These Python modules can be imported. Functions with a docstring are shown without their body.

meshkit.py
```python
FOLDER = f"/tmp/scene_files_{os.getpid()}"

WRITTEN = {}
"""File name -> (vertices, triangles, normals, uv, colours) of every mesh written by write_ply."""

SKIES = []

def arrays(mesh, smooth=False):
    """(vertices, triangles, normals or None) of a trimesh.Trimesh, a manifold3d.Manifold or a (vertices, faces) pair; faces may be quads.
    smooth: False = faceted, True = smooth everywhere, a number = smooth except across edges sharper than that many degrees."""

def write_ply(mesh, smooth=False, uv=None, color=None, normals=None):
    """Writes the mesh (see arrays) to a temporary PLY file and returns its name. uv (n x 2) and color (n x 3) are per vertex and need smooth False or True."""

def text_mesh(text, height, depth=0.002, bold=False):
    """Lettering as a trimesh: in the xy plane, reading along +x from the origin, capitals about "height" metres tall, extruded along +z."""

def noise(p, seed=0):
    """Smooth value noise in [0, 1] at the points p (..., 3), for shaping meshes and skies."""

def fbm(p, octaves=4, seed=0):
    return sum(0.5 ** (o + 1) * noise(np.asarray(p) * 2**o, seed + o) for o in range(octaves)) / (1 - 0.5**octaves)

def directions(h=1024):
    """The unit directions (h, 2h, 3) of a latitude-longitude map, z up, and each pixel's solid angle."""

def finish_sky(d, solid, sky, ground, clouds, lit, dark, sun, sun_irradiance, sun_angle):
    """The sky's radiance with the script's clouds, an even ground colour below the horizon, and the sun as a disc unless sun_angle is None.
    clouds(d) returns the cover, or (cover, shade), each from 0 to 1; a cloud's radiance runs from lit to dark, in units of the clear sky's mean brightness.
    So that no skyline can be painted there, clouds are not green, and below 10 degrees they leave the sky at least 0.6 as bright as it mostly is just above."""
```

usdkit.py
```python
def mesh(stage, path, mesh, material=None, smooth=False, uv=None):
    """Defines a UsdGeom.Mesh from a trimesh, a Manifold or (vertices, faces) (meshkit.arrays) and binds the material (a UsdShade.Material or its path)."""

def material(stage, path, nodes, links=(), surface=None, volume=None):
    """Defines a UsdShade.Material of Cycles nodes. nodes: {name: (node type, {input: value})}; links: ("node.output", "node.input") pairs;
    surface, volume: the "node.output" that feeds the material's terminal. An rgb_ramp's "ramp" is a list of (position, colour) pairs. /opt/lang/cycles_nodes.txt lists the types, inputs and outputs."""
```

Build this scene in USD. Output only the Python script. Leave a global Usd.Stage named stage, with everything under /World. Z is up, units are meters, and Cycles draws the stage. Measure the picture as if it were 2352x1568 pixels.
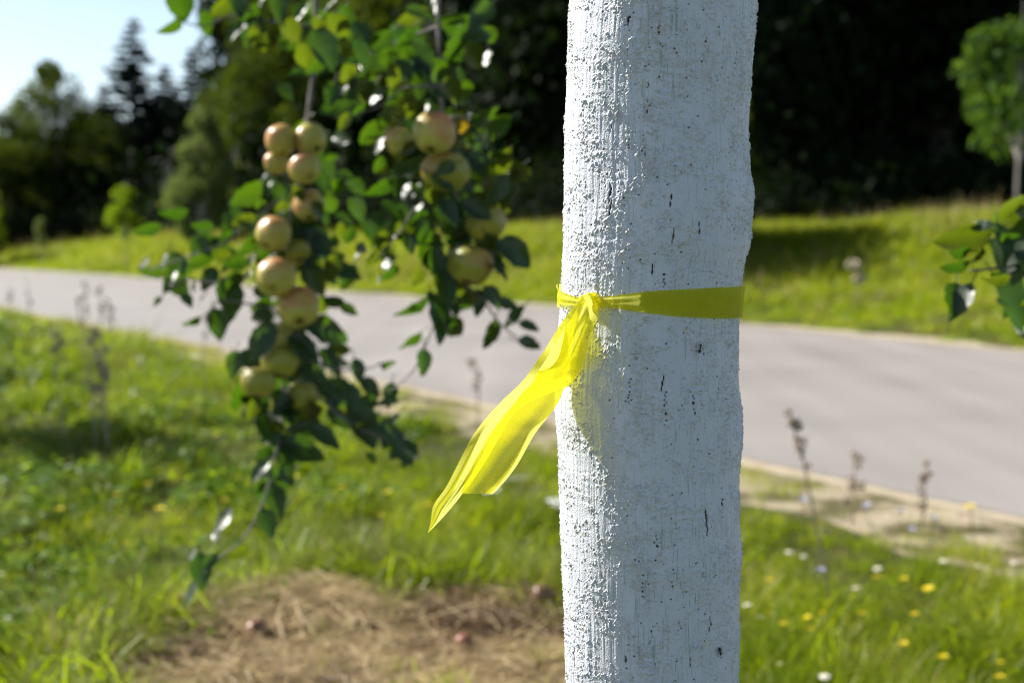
import math, random
import numpy as np, trimesh, manifold3d, usdkit, meshkit
from pxr import Usd, UsdGeom, UsdLux, UsdShade, Gf, Sdf, Vt

stage = Usd.Stage.CreateInMemory()
UsdGeom.SetStageUpAxis(stage, "Z")
UsdGeom.SetStageMetersPerUnit(stage, 1.0)
UsdGeom.Xform.Define(stage, "/World")
UsdGeom.Scope.Define(stage, "/World/Looks")
rng = np.random.default_rng(7)
random.seed(7)

# ------------------------------------------------------------------ camera, sky, sun
EYE = 1.15                      # camera height
K = 0.72 / 2352                 # tangent per pixel of the 2352-wide view of the photograph
PITCH = -math.atan((784 - 540) * K)
cam = UsdGeom.Camera.Define(stage, "/World/camera")
cam.AddTranslateOp().Set(Gf.Vec3d(0, 0, EYE))
cam.AddRotateXOp().Set(90 + math.degrees(PITCH))
cam.CreateFocalLengthAttr(50.0)
cam.CreateHorizontalApertureAttr(36.0)
cam.CreateVerticalApertureAttr(36.0 * 682 / 1024)
cam.CreateClippingRangeAttr(Gf.Vec2f(0.05, 6000))
cam.CreateFStopAttr(6.4)
cam.CreateFocusDistanceAttr(1.045)
cam.CreateExposureAttr(1.25)

SUN_EL, SUN_AZ = math.radians(38), math.radians(-65)     # azimuth from +y towards +x
SUN = np.array([math.sin(SUN_AZ) * math.cos(SUN_EL), math.cos(SUN_AZ) * math.cos(SUN_EL), math.sin(SUN_EL)])
sky = UsdLux.DomeLight.Define(stage, "/World/sky")
sky_mat = usdkit.material(stage, "/World/Looks/sky_air", {
    "s": ("sky_texture", {"sky_type": "single_scattering", "sun_disc": False, "sun_elevation": SUN_EL, "sun_rotation": SUN_AZ,
                          "air_density": 1.0, "aerosol_density": 1.3, "ozone_density": 1.0}),
    # pale haze low in the sky, the same all round the horizon
    "tc": ("texture_coordinate", {}), "z": ("separate_xyz", {}), "mr": ("map_range", {"from_min": 0.0, "from_max": 0.55, "to_min": 1.0, "to_max": 0.0, "clamp": True}),
    "pw": ("math", {"math_type": "power", "value2": 2.0}), "hz": ("mix_color", {"blend_type": "add", "b": (3.3, 4.5, 5.8), "use_clamp": False}),
    "b": ("background_shader", {"strength": 0.05})},
    [("tc.generated", "z.vector"), ("z.z", "mr.value"), ("mr.result", "pw.value1"), ("pw.value", "hz.fac"), ("s.color", "hz.a"), ("hz.result", "b.color")], surface="b.background")
UsdShade.MaterialBindingAPI.Apply(sky.GetPrim()).Bind(sky_mat)
sky.GetPrim().SetCustomDataByKey("kind", "structure")
sun = UsdLux.DistantLight.Define(stage, "/World/sun")
sun.CreateIntensityAttr(1.2)
sun.CreateAngleAttr(0.53)
sun.CreateNormalizeAttr(True)
sun.CreateColorAttr(Gf.Vec3f(1.0, 0.955, 0.88))
sun.AddRotateXYZOp().Set(Gf.Vec3f(math.degrees(math.pi / 2 - SUN_EL), 0, math.degrees(math.pi - SUN_AZ)))

# ------------------------------------------------------------------ helpers
CP, SP = math.cos(PITCH), math.sin(PITCH)

def ray(x, y):
    u, v = (x - 1176) * K, (784 - y) * K
    return np.array([u, CP - v * SP, SP + v * CP])

def at(x, y, depth):
    """The point at camera depth (metres along the view axis) seen at pixel x, y of the photograph."""
    return np.array([0, 0, EYE]) + ray(x, y) * depth

def flat(x, y):
    d = ray(x, y)
    return d[:2] * (-EYE / d[2])

used = {}
def numbered(path):
    n = used.get(path, 0)
    used[path] = n + 1
    return path if n == 0 else f"{path}_{n:03d}"

def tag(p, label=None, cat=None, group=None, kind=None):
    p = p.GetPrim() if hasattr(p, "GetPrim") else p
    for k, v in (("label", label), ("category", cat), ("group", group), ("kind", kind)):
        if v:
            p.SetCustomDataByKey(k, v)
    return p

def thing(name, label=None, cat=None, loc=(0, 0, 0), rot=(0, 0, 0), scale=1.0, group=None, kind=None):
    x = UsdGeom.Xform.Define(stage, numbered("/World/" + name))
    x.AddTranslateOp().Set(Gf.Vec3d(*map(float, loc)))
    x.AddRotateXYZOp().Set(Gf.Vec3f(*map(float, rot)))
    s = (scale,) * 3 if np.ndim(scale) == 0 else scale
    x.AddScaleOp().Set(Gf.Vec3f(*map(float, s)))
    return tag(x, label, cat, group, kind)

def part(parent, name, mesh, mat, smooth=False, attrs=None):
    base = str(parent.GetPath()) if parent is not None else "/World"
    m = usdkit.mesh(stage, numbered(base + "/" + name), mesh, M[mat], smooth=smooth)
    for k, v in (attrs or {}).items():
        v = np.asarray(v, np.float32)
        UsdGeom.PrimvarsAPI(m).CreatePrimvar(k, Sdf.ValueTypeNames.FloatArray, "vertex").Set(Vt.FloatArray.FromNumpy(v))
    return m.GetPrim()

def copy_of(proto, name, label, cat, loc, rot=(0, 0, 0), scale=1.0, group=None):
    t = thing(name, label, cat, loc, rot, scale, group)
    t.GetReferences().AddInternalReference(proto)
    t.SetInstanceable(True)
    return t

stage.CreateClassPrim("/Prototypes")
def proto(name):
    return UsdGeom.Xform.Define(stage, "/Prototypes/" + name).GetPrim()

def scatter(name, protos, idx, pos, rotz, scale, label, cat, tilt=None, parent="/World"):
    """A PointInstancer of what nobody could count."""
    pi = UsdGeom.PointInstancer.Define(stage, numbered(f"{parent}/{name}"))
    paths = []
    for i, (mesh, mat) in enumerate(protos):
        q = f"{pi.GetPath()}/shapes/shape_{i:03d}"
        usdkit.mesh(stage, q, mesh, M[mat])
        paths.append(q)
    pi.CreatePrototypesRel().SetTargets(paths)
    pi.CreateProtoIndicesAttr(Vt.IntArray.FromNumpy(np.asarray(idx, np.int32)))
    pi.CreatePositionsAttr(Vt.Vec3fArray.FromNumpy(np.asarray(pos, np.float32)))
    n = len(pos)
    h = np.asarray(rotz) / 2
    q = np.stack([np.cos(h), np.zeros(n), np.zeros(n), np.sin(h)], 1)
    if tilt is not None:       # a lean about a horizontal axis, applied after the turn
        ax, an = tilt
        t = np.stack([np.cos(an / 2), np.sin(an / 2) * np.cos(ax), np.sin(an / 2) * np.sin(ax), np.zeros(n)], 1)
        a, b = t, q
        q = np.stack([a[:, 0]*b[:, 0]-a[:, 1]*b[:, 1]-a[:, 2]*b[:, 2]-a[:, 3]*b[:, 3], a[:, 0]*b[:, 1]+a[:, 1]*b[:, 0]+a[:, 2]*b[:, 3]-a[:, 3]*b[:, 2],
                      a[:, 0]*b[:, 2]-a[:, 1]*b[:, 3]+a[:, 2]*b[:, 0]+a[:, 3]*b[:, 1], a[:, 0]*b[:, 3]+a[:, 1]*b[:, 2]-a[:, 2]*b[:, 1]+a[:, 3]*b[:, 0]], 1)
    pi.CreateOrientationsAttr(Vt.QuathArray([Gf.Quath(*map(float, r)) for r in q]))
    s = np.asarray(scale, np.float32)
    pi.CreateScalesAttr(Vt.Vec3fArray.FromNumpy(np.repeat(s[:, None], 3, 1) if s.ndim == 1 else s))
    tag(pi, label, cat, kind="stuff")
    return pi

def join(parts):
    vs, fs, n = [], [], 0
    for v, f in parts:
        vs.append(v); fs.append(np.asarray(f) + n); n += len(v)
    return np.vstack(vs), np.vstack(fs)

def smooth_path(points, n):
    p = np.asarray(points, float)
    d = np.concatenate([[0], np.cumsum(np.linalg.norm(np.diff(p, axis=0), axis=1))])
    from scipy.interpolate import PchipInterpolator
    return PchipInterpolator(d, p, axis=0)(np.linspace(0, d[-1], n))

def tube(points, radii, sides=7, cap=True):
    p = np.asarray(points, float)
    r = np.broadcast_to(np.asarray(radii, float), (len(p),)) if np.ndim(radii) == 0 or len(np.atleast_1d(radii)) == len(p) else np.interp(np.linspace(0, 1, len(p)), np.linspace(0, 1, len(radii)), radii)
    t = np.gradient(p, axis=0)
    t /= np.linalg.norm(t, axis=1, keepdims=True) + 1e-12
    ref = np.array([1.0, 0, 0]) if abs(t[0][0]) < 0.8 else np.array([0, 1.0, 0])
    a = np.cross(t, ref); a /= np.linalg.norm(a, axis=1, keepdims=True) + 1e-12
    b = np.cross(t, a)
    ang = np.arange(sides) * 2 * np.pi / sides
    v = (p[:, None] + r[:, None, None] * (np.cos(ang)[None, :, None] * a[:, None] + np.sin(ang)[None, :, None] * b[:, None])).reshape(-1, 3)
    i, j = np.meshgrid(np.arange(len(p) - 1), np.arange(sides), indexing="ij")
    q = np.stack([i*sides+j, i*sides+(j+1) % sides, (i+1)*sides+(j+1) % sides, (i+1)*sides+j], -1).reshape(-1, 4)
    f = np.vstack([q[:, [0, 1, 2]], q[:, [0, 2, 3]]])
    if cap:
        n = len(v)
        v = np.vstack([v, p[:1], p[-1:]])
        e = (len(p) - 1) * sides
        f = np.vstack([f, [[n, (k+1) % sides, k] for k in range(sides)], [[n+1, e+k, e+(k+1) % sides] for k in range(sides)]])
    return v, f

def grid_faces(nr, nc, wrap=False):
    i, j = np.meshgrid(np.arange(nr - 1), np.arange(nc if wrap else nc - 1), indexing="ij")
    k = (j + 1) % nc
    q = np.stack([i*nc+j, i*nc+k, (i+1)*nc+k, (i+1)*nc+j], -1).reshape(-1, 4)
    return np.vstack([q[:, [0, 1, 2]], q[:, [0, 2, 3]]])

# ------------------------------------------------------------------ materials
M = {}
def mat(name, nodes, links, surface):
    M[name] = usdkit.material(stage, "/World/Looks/" + name, nodes, links, surface=surface)

def plain(name, c1, c2, scale=6.0, rough=0.7, spec=0.3, coord="geometry", bump=0.0, bscale=40.0, detail=4):
    out = {"geometry": "co.position", "object": "co.object"}[coord]
    nodes = {"co": ("geometry", {}) if coord == "geometry" else ("texture_coordinate", {}),
             "n": ("noise_texture", {"scale": scale, "detail": float(detail)}),
             "r": ("rgb_ramp", {"ramp": [(0.3, c1), (0.7, c2)]}),
             "p": ("principled_bsdf", {"roughness": rough, "specular_ior_level": spec})}
    links = [(out, "n.vector"), ("n.fac", "r.fac"), ("r.color", "p.base_color")]
    if bump:
        nodes["nb"] = ("noise_texture", {"scale": bscale, "detail": 5.0})
        nodes["b"] = ("bump", {"strength": 0.8, "distance": bump})
        links += [(out, "nb.vector"), ("nb.fac", "b.height"), ("b.normal", "p.normal")]
    mat(name, nodes, links, "p.BSDF")

def foliage(name, c1, c2, t1, t2, scale=3.0, rough=0.45, spec=0.35, fac=0.4, isl=0.5):
    """Leaves and blades: a glossy face and light coming through; every leaf differs a little."""
    mat(name, {"g": ("geometry", {}), "n": ("noise_texture", {"scale": scale, "detail": 2.0}),
               "v": ("mix_float", {"fac": isl}),
               "r": ("rgb_ramp", {"ramp": [(0.15, c1), (0.85, c2)]}), "rt": ("rgb_ramp", {"ramp": [(0.15, t1), (0.85, t2)]}),
               "p": ("principled_bsdf", {"roughness": rough, "specular_ior_level": spec}), "t": ("translucent_bsdf", {}),
               "m": ("mix_closure", {"fac": fac})},
        [("g.position", "n.vector"), ("n.fac", "v.a"), ("g.random_per_island", "v.b"), ("v.result", "r.fac"), ("v.result", "rt.fac"),
         ("r.color", "p.base_color"), ("rt.color", "t.color"), ("p.BSDF", "m.closure1"), ("t.BSDF", "m.closure2")], "m.closure")

# whitewashed bark: thick paint, warm ambient light painted cream on its crumbs, greenish brush streaks and open brown bark
mat("whitewash", {
    "g": ("texture_coordinate", {}), "cr": ("attribute", {"attribute": "crack"}), "gr": ("attribute", {"attribute": "crumb"}),
    "ms": ("mapping", {"scale": (560.0, 560.0, 34.0)}), "ns": ("noise_texture", {"scale": 1.0, "detail": 3.0, "roughness": 0.6}),
    "mp": ("mapping", {"scale": (14.0, 14.0, 9.0)}), "np": ("noise_texture", {"scale": 1.0, "detail": 3.0}),
    "rs": ("rgb_ramp", {"ramp": [(0.585, (0, 0, 0)), (0.66, (1, 1, 1))]}),
    "rp": ("rgb_ramp", {"ramp": [(0.42, (0, 0, 0)), (0.6, (1, 1, 1))]}),
    "st": ("math", {"math_type": "multiply"}), "st2": ("math", {"math_type": "multiply", "value2": 0.8}),
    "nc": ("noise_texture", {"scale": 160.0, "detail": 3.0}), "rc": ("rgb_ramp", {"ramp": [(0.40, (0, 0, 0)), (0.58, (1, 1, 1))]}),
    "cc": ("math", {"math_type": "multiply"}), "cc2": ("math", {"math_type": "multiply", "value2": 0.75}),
    "sp": ("noise_texture", {"scale": 700.0, "detail": 2.0}), "rsp": ("rgb_ramp", {"ramp": [(0.69, (0, 0, 0)), (0.73, (1, 1, 1))]}),
    "sp2": ("math", {"math_type": "multiply", "value2": 0.5}),
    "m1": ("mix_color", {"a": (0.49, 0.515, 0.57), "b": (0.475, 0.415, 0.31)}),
    "m2": ("mix_color", {"b": (0.22, 0.32, 0.27)}), "m2b": ("mix_color", {"b": (0.16, 0.13, 0.09)}), "m3": ("mix_color", {"b": (0.055, 0.036, 0.022)}),
    "bn": ("noise_texture", {"scale": 950.0, "detail": 4.0}), "b1": ("bump", {"strength": 0.8, "distance": 0.0009}),
    "b2": ("bump", {"strength": 0.35, "distance": 0.0006}),
    "p": ("principled_bsdf", {"roughness": 0.42, "specular_ior_level": 0.4})},
    [("g.object", "ms.vector"), ("ms.vector", "ns.vector"), ("g.object", "mp.vector"), ("mp.vector", "np.vector"), ("ns.fac", "rs.fac"), ("np.fac", "rp.fac"),
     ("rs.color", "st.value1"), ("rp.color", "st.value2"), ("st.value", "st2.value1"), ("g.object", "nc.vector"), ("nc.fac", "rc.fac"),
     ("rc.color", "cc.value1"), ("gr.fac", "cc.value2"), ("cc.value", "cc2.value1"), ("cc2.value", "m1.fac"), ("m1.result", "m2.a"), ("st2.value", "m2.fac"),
     ("g.object", "sp.vector"), ("sp.fac", "rsp.fac"), ("rsp.color", "sp2.value1"), ("sp2.value", "m2b.fac"), ("m2.result", "m2b.a"),
     ("m2b.result", "m3.a"), ("cr.fac", "m3.fac"), ("m3.result", "p.base_color"), ("g.object", "bn.vector"), ("bn.fac", "b1.height"),
     ("ns.fac", "b2.height"), ("b1.normal", "b2.normal"), ("b2.normal", "p.normal")], "p.BSDF")

mat("ribbon_fleece", {
    "g": ("texture_coordinate", {}), "n": ("noise_texture", {"scale": 900.0, "detail": 4.0, "roughness": 0.7}),
    "r": ("rgb_ramp", {"ramp": [(0.3, (0.52, 0.50, 0.008)), (0.7, (0.66, 0.64, 0.03))]}),
    "rt": ("rgb_ramp", {"ramp": [(0.35, (0.78, 0.78, 0.09)), (0.68, (0.95, 0.97, 0.36))]}),
    "b": ("bump", {"strength": 0.5, "distance": 0.0006}),
    "p": ("principled_bsdf", {"roughness": 0.5, "specular_ior_level": 0.3}), "t": ("translucent_bsdf", {}),
    "m": ("mix_closure", {"fac": 0.52}), "c": ("transparent_bsdf", {"color": (1.0, 0.93, 0.04)}), "m2": ("mix_closure", {"fac": 0.40})},
    [("g.object", "n.vector"), ("n.fac", "r.fac"), ("n.fac", "rt.fac"), ("r.color", "p.base_color"), ("rt.color", "t.color"), ("n.fac", "b.height"),
     ("b.normal", "p.normal"), ("p.BSDF", "m.closure1"), ("t.BSDF", "m.closure2"), ("m.closure", "m2.closure1"), ("c.BSDF", "m2.closure2")], "m2.closure")

def apple_skin(name, ground, blush, dirt=(0.10, 0.06, 0.02)):
    mat(name, {"a": ("attribute", {"attribute": "blush"}), "g": ("texture_coordinate", {}), "n": ("noise_texture", {"scale": 60.0, "detail": 4.0}),
               "s": ("noise_texture", {"scale": 420.0, "detail": 1.0}), "rs": ("rgb_ramp", {"ramp": [(0.66, (0, 0, 0)), (0.74, (1, 1, 1))]}),
               "f": ("math", {"math_type": "multiply_add", "value2": 0.5}), "cl": ("clamp", {}),
               "m": ("mix_color", {"a": ground, "b": blush}), "m2": ("mix_color", {"b": (0.48, 0.40, 0.22)}),
               "k": ("math", {"math_type": "multiply", "value2": 0.5}),
               "p": ("principled_bsdf", {"roughness": 0.38, "specular_ior_level": 0.4, "subsurface_weight": 0.0})},
        [("g.object", "n.vector"), ("n.fac", "f.value1"), ("a.fac", "f.value3"), ("f.value", "cl.value"), ("cl.result", "m.fac"), ("m.result", "m2.a"),
         ("g.object", "s.vector"), ("s.fac", "rs.fac"), ("rs.color", "k.value1"), ("k.value", "m2.fac"), ("m2.result", "p.base_color")], "p.BSDF")
apple_skin("apple_skin_pink", (0.36, 0.325, 0.06), (0.42, 0.10, 0.06))
apple_skin("apple_skin_green", (0.22, 0.215, 0.025), (0.32, 0.13, 0.035))
apple_skin("apple_skin_fallen", (0.20, 0.09, 0.05), (0.22, 0.07, 0.045))
apple_skin("apple_skin_rotten", (0.13, 0.07, 0.04), (0.20, 0.08, 0.05))
plain("apple_calyx", (0.05, 0.035, 0.02), (0.09, 0.07, 0.03), 80, 0.8, coord="object")
plain("apple_stalk", (0.12, 0.08, 0.04), (0.18, 0.14, 0.07), 80, 0.7, coord="object")
plain("grey_bark", (0.10, 0.085, 0.075), (0.22, 0.195, 0.18), 40, 0.7, coord="geometry", bump=0.002, bscale=160)
plain("dark_bark", (0.035, 0.028, 0.022), (0.08, 0.065, 0.05), 4, 0.85, coord="object", bump=0.02, bscale=8)
plain("pale_bark", (0.20, 0.175, 0.15), (0.32, 0.29, 0.26), 6, 0.8, coord="object")
foliage("apple_leaf", (0.018, 0.042, 0.013), (0.034, 0.066, 0.016), (0.05, 0.13, 0.003), (0.20, 0.27, 0.005), 14, 0.40, 0.7, 0.42, 0.6)
foliage("apple_leaf_olive", (0.035, 0.05, 0.012), (0.06, 0.07, 0.015), (0.12, 0.18, 0.005), (0.22, 0.235, 0.008), 14, 0.36, 0.5, 0.42, 0.6)
foliage("apple_leaf_yellow", (0.22, 0.15, 0.012), (0.3, 0.2, 0.02), (0.45, 0.30, 0.01), (0.5, 0.33, 0.015), 14, 0.4, 0.4, 0.42, 0.6)
foliage("grass_green", (0.11, 0.155, 0.004), (0.28, 0.32, 0.014), (0.34, 0.46, 0.004), (0.74, 0.79, 0.014), 1.3, 0.42, 0.18, 0.5, 0.7)
foliage("grass_yellow", (0.20, 0.235, 0.012), (0.32, 0.33, 0.03), (0.48, 0.55, 0.008), (0.68, 0.68, 0.02), 1.3, 0.45, 0.35, 0.42)
foliage("grass_dry", (0.28, 0.21, 0.09), (0.42, 0.33, 0.17), (0.30, 0.24, 0.09), (0.40, 0.32, 0.15), 1.3, 0.6, 0.3, 0.3)
foliage("herb_leaf", (0.06, 0.125, 0.006), (0.16, 0.22, 0.01), (0.30, 0.46, 0.004), (0.68, 0.74, 0.012), 3, 0.45, 0.15, 0.4)
foliage("bank_grass", (0.13, 0.175, 0.006), (0.23, 0.25, 0.012), (0.34, 0.44, 0.005), (0.54, 0.58, 0.01), 0.5, 0.55, 0.25, 0.4)
foliage("straw", (0.42, 0.32, 0.165), (0.90, 0.77, 0.52), (0.5, 0.38, 0.2), (0.75, 0.62, 0.4), 2.5, 0.55, 0.35, 0.32, 0.95)
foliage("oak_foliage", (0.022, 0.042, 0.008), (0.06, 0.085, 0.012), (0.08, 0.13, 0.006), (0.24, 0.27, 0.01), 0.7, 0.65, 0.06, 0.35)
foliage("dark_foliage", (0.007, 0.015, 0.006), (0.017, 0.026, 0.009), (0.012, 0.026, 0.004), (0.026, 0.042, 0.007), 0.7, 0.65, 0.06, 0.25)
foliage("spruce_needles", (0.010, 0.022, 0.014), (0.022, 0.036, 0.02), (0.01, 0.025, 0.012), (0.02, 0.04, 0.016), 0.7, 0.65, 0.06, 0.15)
foliage("pale_foliage", (0.13, 0.165, 0.055), (0.22, 0.25, 0.09), (0.2, 0.27, 0.05), (0.3, 0.36, 0.08), 0.8, 0.65, 0.06, 0.35)
foliage("lime_foliage", (0.10, 0.14, 0.012), (0.16, 0.19, 0.02), (0.28, 0.44, 0.01), (0.40, 0.52, 0.02), 0.9, 0.65, 0.06, 0.45)
foliage("maple_foliage", (0.04, 0.085, 0.016), (0.08, 0.13, 0.028), (0.12, 0.23, 0.015), (0.24, 0.33, 0.025), 0.9, 0.65, 0.06, 0.35)
foliage("old_straw", (0.16, 0.10, 0.055), (0.42, 0.30, 0.17), (0.2, 0.13, 0.07), (0.45, 0.33, 0.19), 2.5, 0.6, 0.3, 0.25, 0.95)
plain("dry_stem", (0.20, 0.15, 0.11), (0.32, 0.24, 0.17), 30, 0.8, coord="object")
plain("seed_head", (0.20, 0.16, 0.12), (0.34, 0.27, 0.20), 60, 0.85, coord="object")
plain("green_stem", (0.08, 0.12, 0.02), (0.13, 0.17, 0.03), 30, 0.6, coord="object")
plain("yellow_petal", (0.60, 0.47, 0.01), (0.70, 0.57, 0.02), 60, 0.6, coord="object")
plain("white_petal", (0.70, 0.70, 0.66), (0.80, 0.80, 0.77), 60, 0.6, coord="object")
plain("lilac_petal", (0.45, 0.44, 0.58), (0.58, 0.56, 0.68), 60, 0.6, coord="object")
plain("insect_shell", (0.012, 0.010, 0.008), (0.03, 0.022, 0.016), 900, 0.35, coord="object")
plain("soil_and_thatch", (0.025, 0.032, 0.007), (0.075, 0.08, 0.018), 5, 0.95, 0.1, bump=0.02, bscale=25)
plain("dark_soil", (0.022, 0.016, 0.010), (0.06, 0.042, 0.026), 14, 0.95, 0.1, bump=0.012, bscale=45)

mat("asphalt", {"g": ("geometry", {}), "n": ("noise_texture", {"scale": 0.55, "detail": 4.0}), "n2": ("noise_texture", {"scale": 240.0, "detail": 2.0}),
                "mp": ("mapping", {"rotation": (0, 0, math.radians(30)), "scale": (1.3, 0.06, 1.0)}), "n3": ("noise_texture", {"scale": 1.4, "detail": 3.0}),
                "r": ("rgb_ramp", {"ramp": [(0.3, (0.235, 0.214, 0.20)), (0.7, (0.29, 0.266, 0.248))]}),
                "r2": ("rgb_ramp", {"ramp": [(0.3, (0.72, 0.72, 0.72)), (0.7, (1.2, 1.2, 1.2))]}), "r3": ("rgb_ramp", {"ramp": [(0.35, (0.88, 0.88, 0.88)), (0.65, (1.06, 1.06, 1.06))]}),
                "m": ("mix_color", {"blend_type": "multiply", "fac": 1.0, "use_clamp": False}), "m2": ("mix_color", {"blend_type": "multiply", "fac": 1.0, "use_clamp": False}),
                "b": ("bump", {"strength": 0.5, "distance": 0.003}), "p": ("principled_bsdf", {"roughness": 0.62, "specular_ior_level": 0.4})},
    [("g.position", "n.vector"), ("g.position", "n2.vector"), ("g.position", "mp.vector"), ("mp.vector", "n3.vector"), ("n.fac", "r.fac"), ("n2.fac", "r2.fac"), ("n3.fac", "r3.fac"),
     ("r.color", "m.a"), ("r2.color", "m.b"), ("m.result", "m2.a"), ("r3.color", "m2.b"), ("m2.result", "p.base_color"), ("n2.fac", "b.height"), ("b.normal", "p.normal")], "p.BSDF")
mat("sandy_gravel", {"g": ("geometry", {}), "n": ("noise_texture", {"scale": 3.2, "detail": 5.0}), "n2": ("voronoi_texture", {"scale": 55.0}),
                     "r": ("rgb_ramp", {"ramp": [(0.42, (0.10, 0.09, 0.035)), (0.56, (0.36, 0.30, 0.21))]}),
                     "h": ("hsv", {"saturation": 0.35, "value": 0.6}), "m": ("mix_color", {"blend_type": "overlay", "fac": 0.5}),
                     "b": ("bump", {"strength": 0.8, "distance": 0.012}), "p": ("principled_bsdf", {"roughness": 0.9, "specular_ior_level": 0.2})},
    [("g.position", "n.vector"), ("g.position", "n2.vector"), ("n.fac", "r.fac"), ("n2.color", "h.color"), ("r.color", "m.a"), ("h.color", "m.b"), ("m.result", "p.base_color"),
     ("n2.distance", "b.height"), ("b.normal", "p.normal")], "p.BSDF")
plain("sand", (0.30, 0.25, 0.17), (0.42, 0.36, 0.26), 6, 0.9, 0.2, bump=0.004, bscale=120)

# ------------------------------------------------------------------ ground, road, verges
near_pts = np.array([flat(*p) for p in ((250, 752), (520, 800), (930, 885), (1705, 1060), (2352, 1197))])
far_pts = np.array([flat(*p) for p in ((0, 617), (400, 643), (800, 675), (1240, 700), (1705, 745), (2352, 808))])
def extend(p, d0, d1):
    p = p[np.argsort(p[:, 1])]
    a, b = p[0] + (p[0] - p[1]) / np.linalg.norm(p[0] - p[1]) * d0, p[-1] + (p[-1] - p[-2]) / np.linalg.norm(p[-1] - p[-2]) * d1
    return np.vstack([a, p, b])
near_pts, far_pts = extend(near_pts, 40, 60), extend(far_pts, 40, 60)
ys = np.linspace(-12, 58, 160)
from scipy.interpolate import PchipInterpolator
from scipy.ndimage import gaussian_filter1d, gaussian_filter
XN = gaussian_filter1d(PchipInterpolator(near_pts[:, 1], near_pts[:, 0])(np.clip(ys, near_pts[0, 1], near_pts[-1, 1])), 6, mode="nearest")
XF = gaussian_filter1d(PchipInterpolator(far_pts[:, 1], far_pts[:, 0])(np.clip(ys, far_pts[0, 1], far_pts[-1, 1])), 6, mode="nearest")
def near_x(y): return np.interp(y, ys, XN) + (np.maximum(y - 58, 0) * -0.72) + (np.minimum(y + 12, 0) * -0.6)
def far_x(y): return np.interp(y, ys, XF) + (np.maximum(y - 58, 0) * -0.72) + (np.minimum(y + 12, 0) * -0.5)
def side(x, y):
    """Metres left of the road's near edge (positive: this side), metres beyond its far edge (positive: the other side)."""
    return (near_x(y) - x) * 0.86, (x - far_x(y)) * 0.88

def height(x, y):
    x, y = np.asarray(x, float), np.asarray(y, float)
    sn, sf = side(x, y)
    p = np.stack([x, y, 0 * x], -1)
    near = np.clip((sn - 1.2) / 2, 0, 1) * ((meshkit.fbm(p * 0.9, 3, 3) - 0.5) * 0.12 + (meshkit.fbm(p * 4, 2, 5) - 0.5) * 0.04)
    t = np.clip((sf - 0.5) / 7.5, 0, 1)
    top = np.interp(y, [10, 24, 40, 60, 90], [1.35, 1.3, 1.05, 0.7, 0.5])
    bank = t * t * (3 - 2 * t) * top + np.clip(sf / 3, 0, 1) * (meshkit.fbm(p * 0.35, 3, 9) - 0.5) * 0.5
    return near + np.where(sf > 0, bank, 0)

gx = np.unique(np.concatenate([np.linspace(-5, 6, 130), np.linspace(-45, 45, 181), [-2500, -900, -300, -150, -80, 80, 150, 300, 900, 2500]]))
gy = np.unique(np.concatenate([np.linspace(2.5, 14, 120), np.linspace(-10, 90, 201), [-1500, -400, -100, -30, 120, 200, 400, 1000, 3000]]))
X, Y = np.meshgrid(gx, gy)
ground = part(None, "ground", (np.stack([X, Y, height(X, Y)], -1).reshape(-1, 3), grid_faces(len(gy), len(gx))), "soil_and_thatch", smooth=True)
tag(ground, kind="structure")

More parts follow.
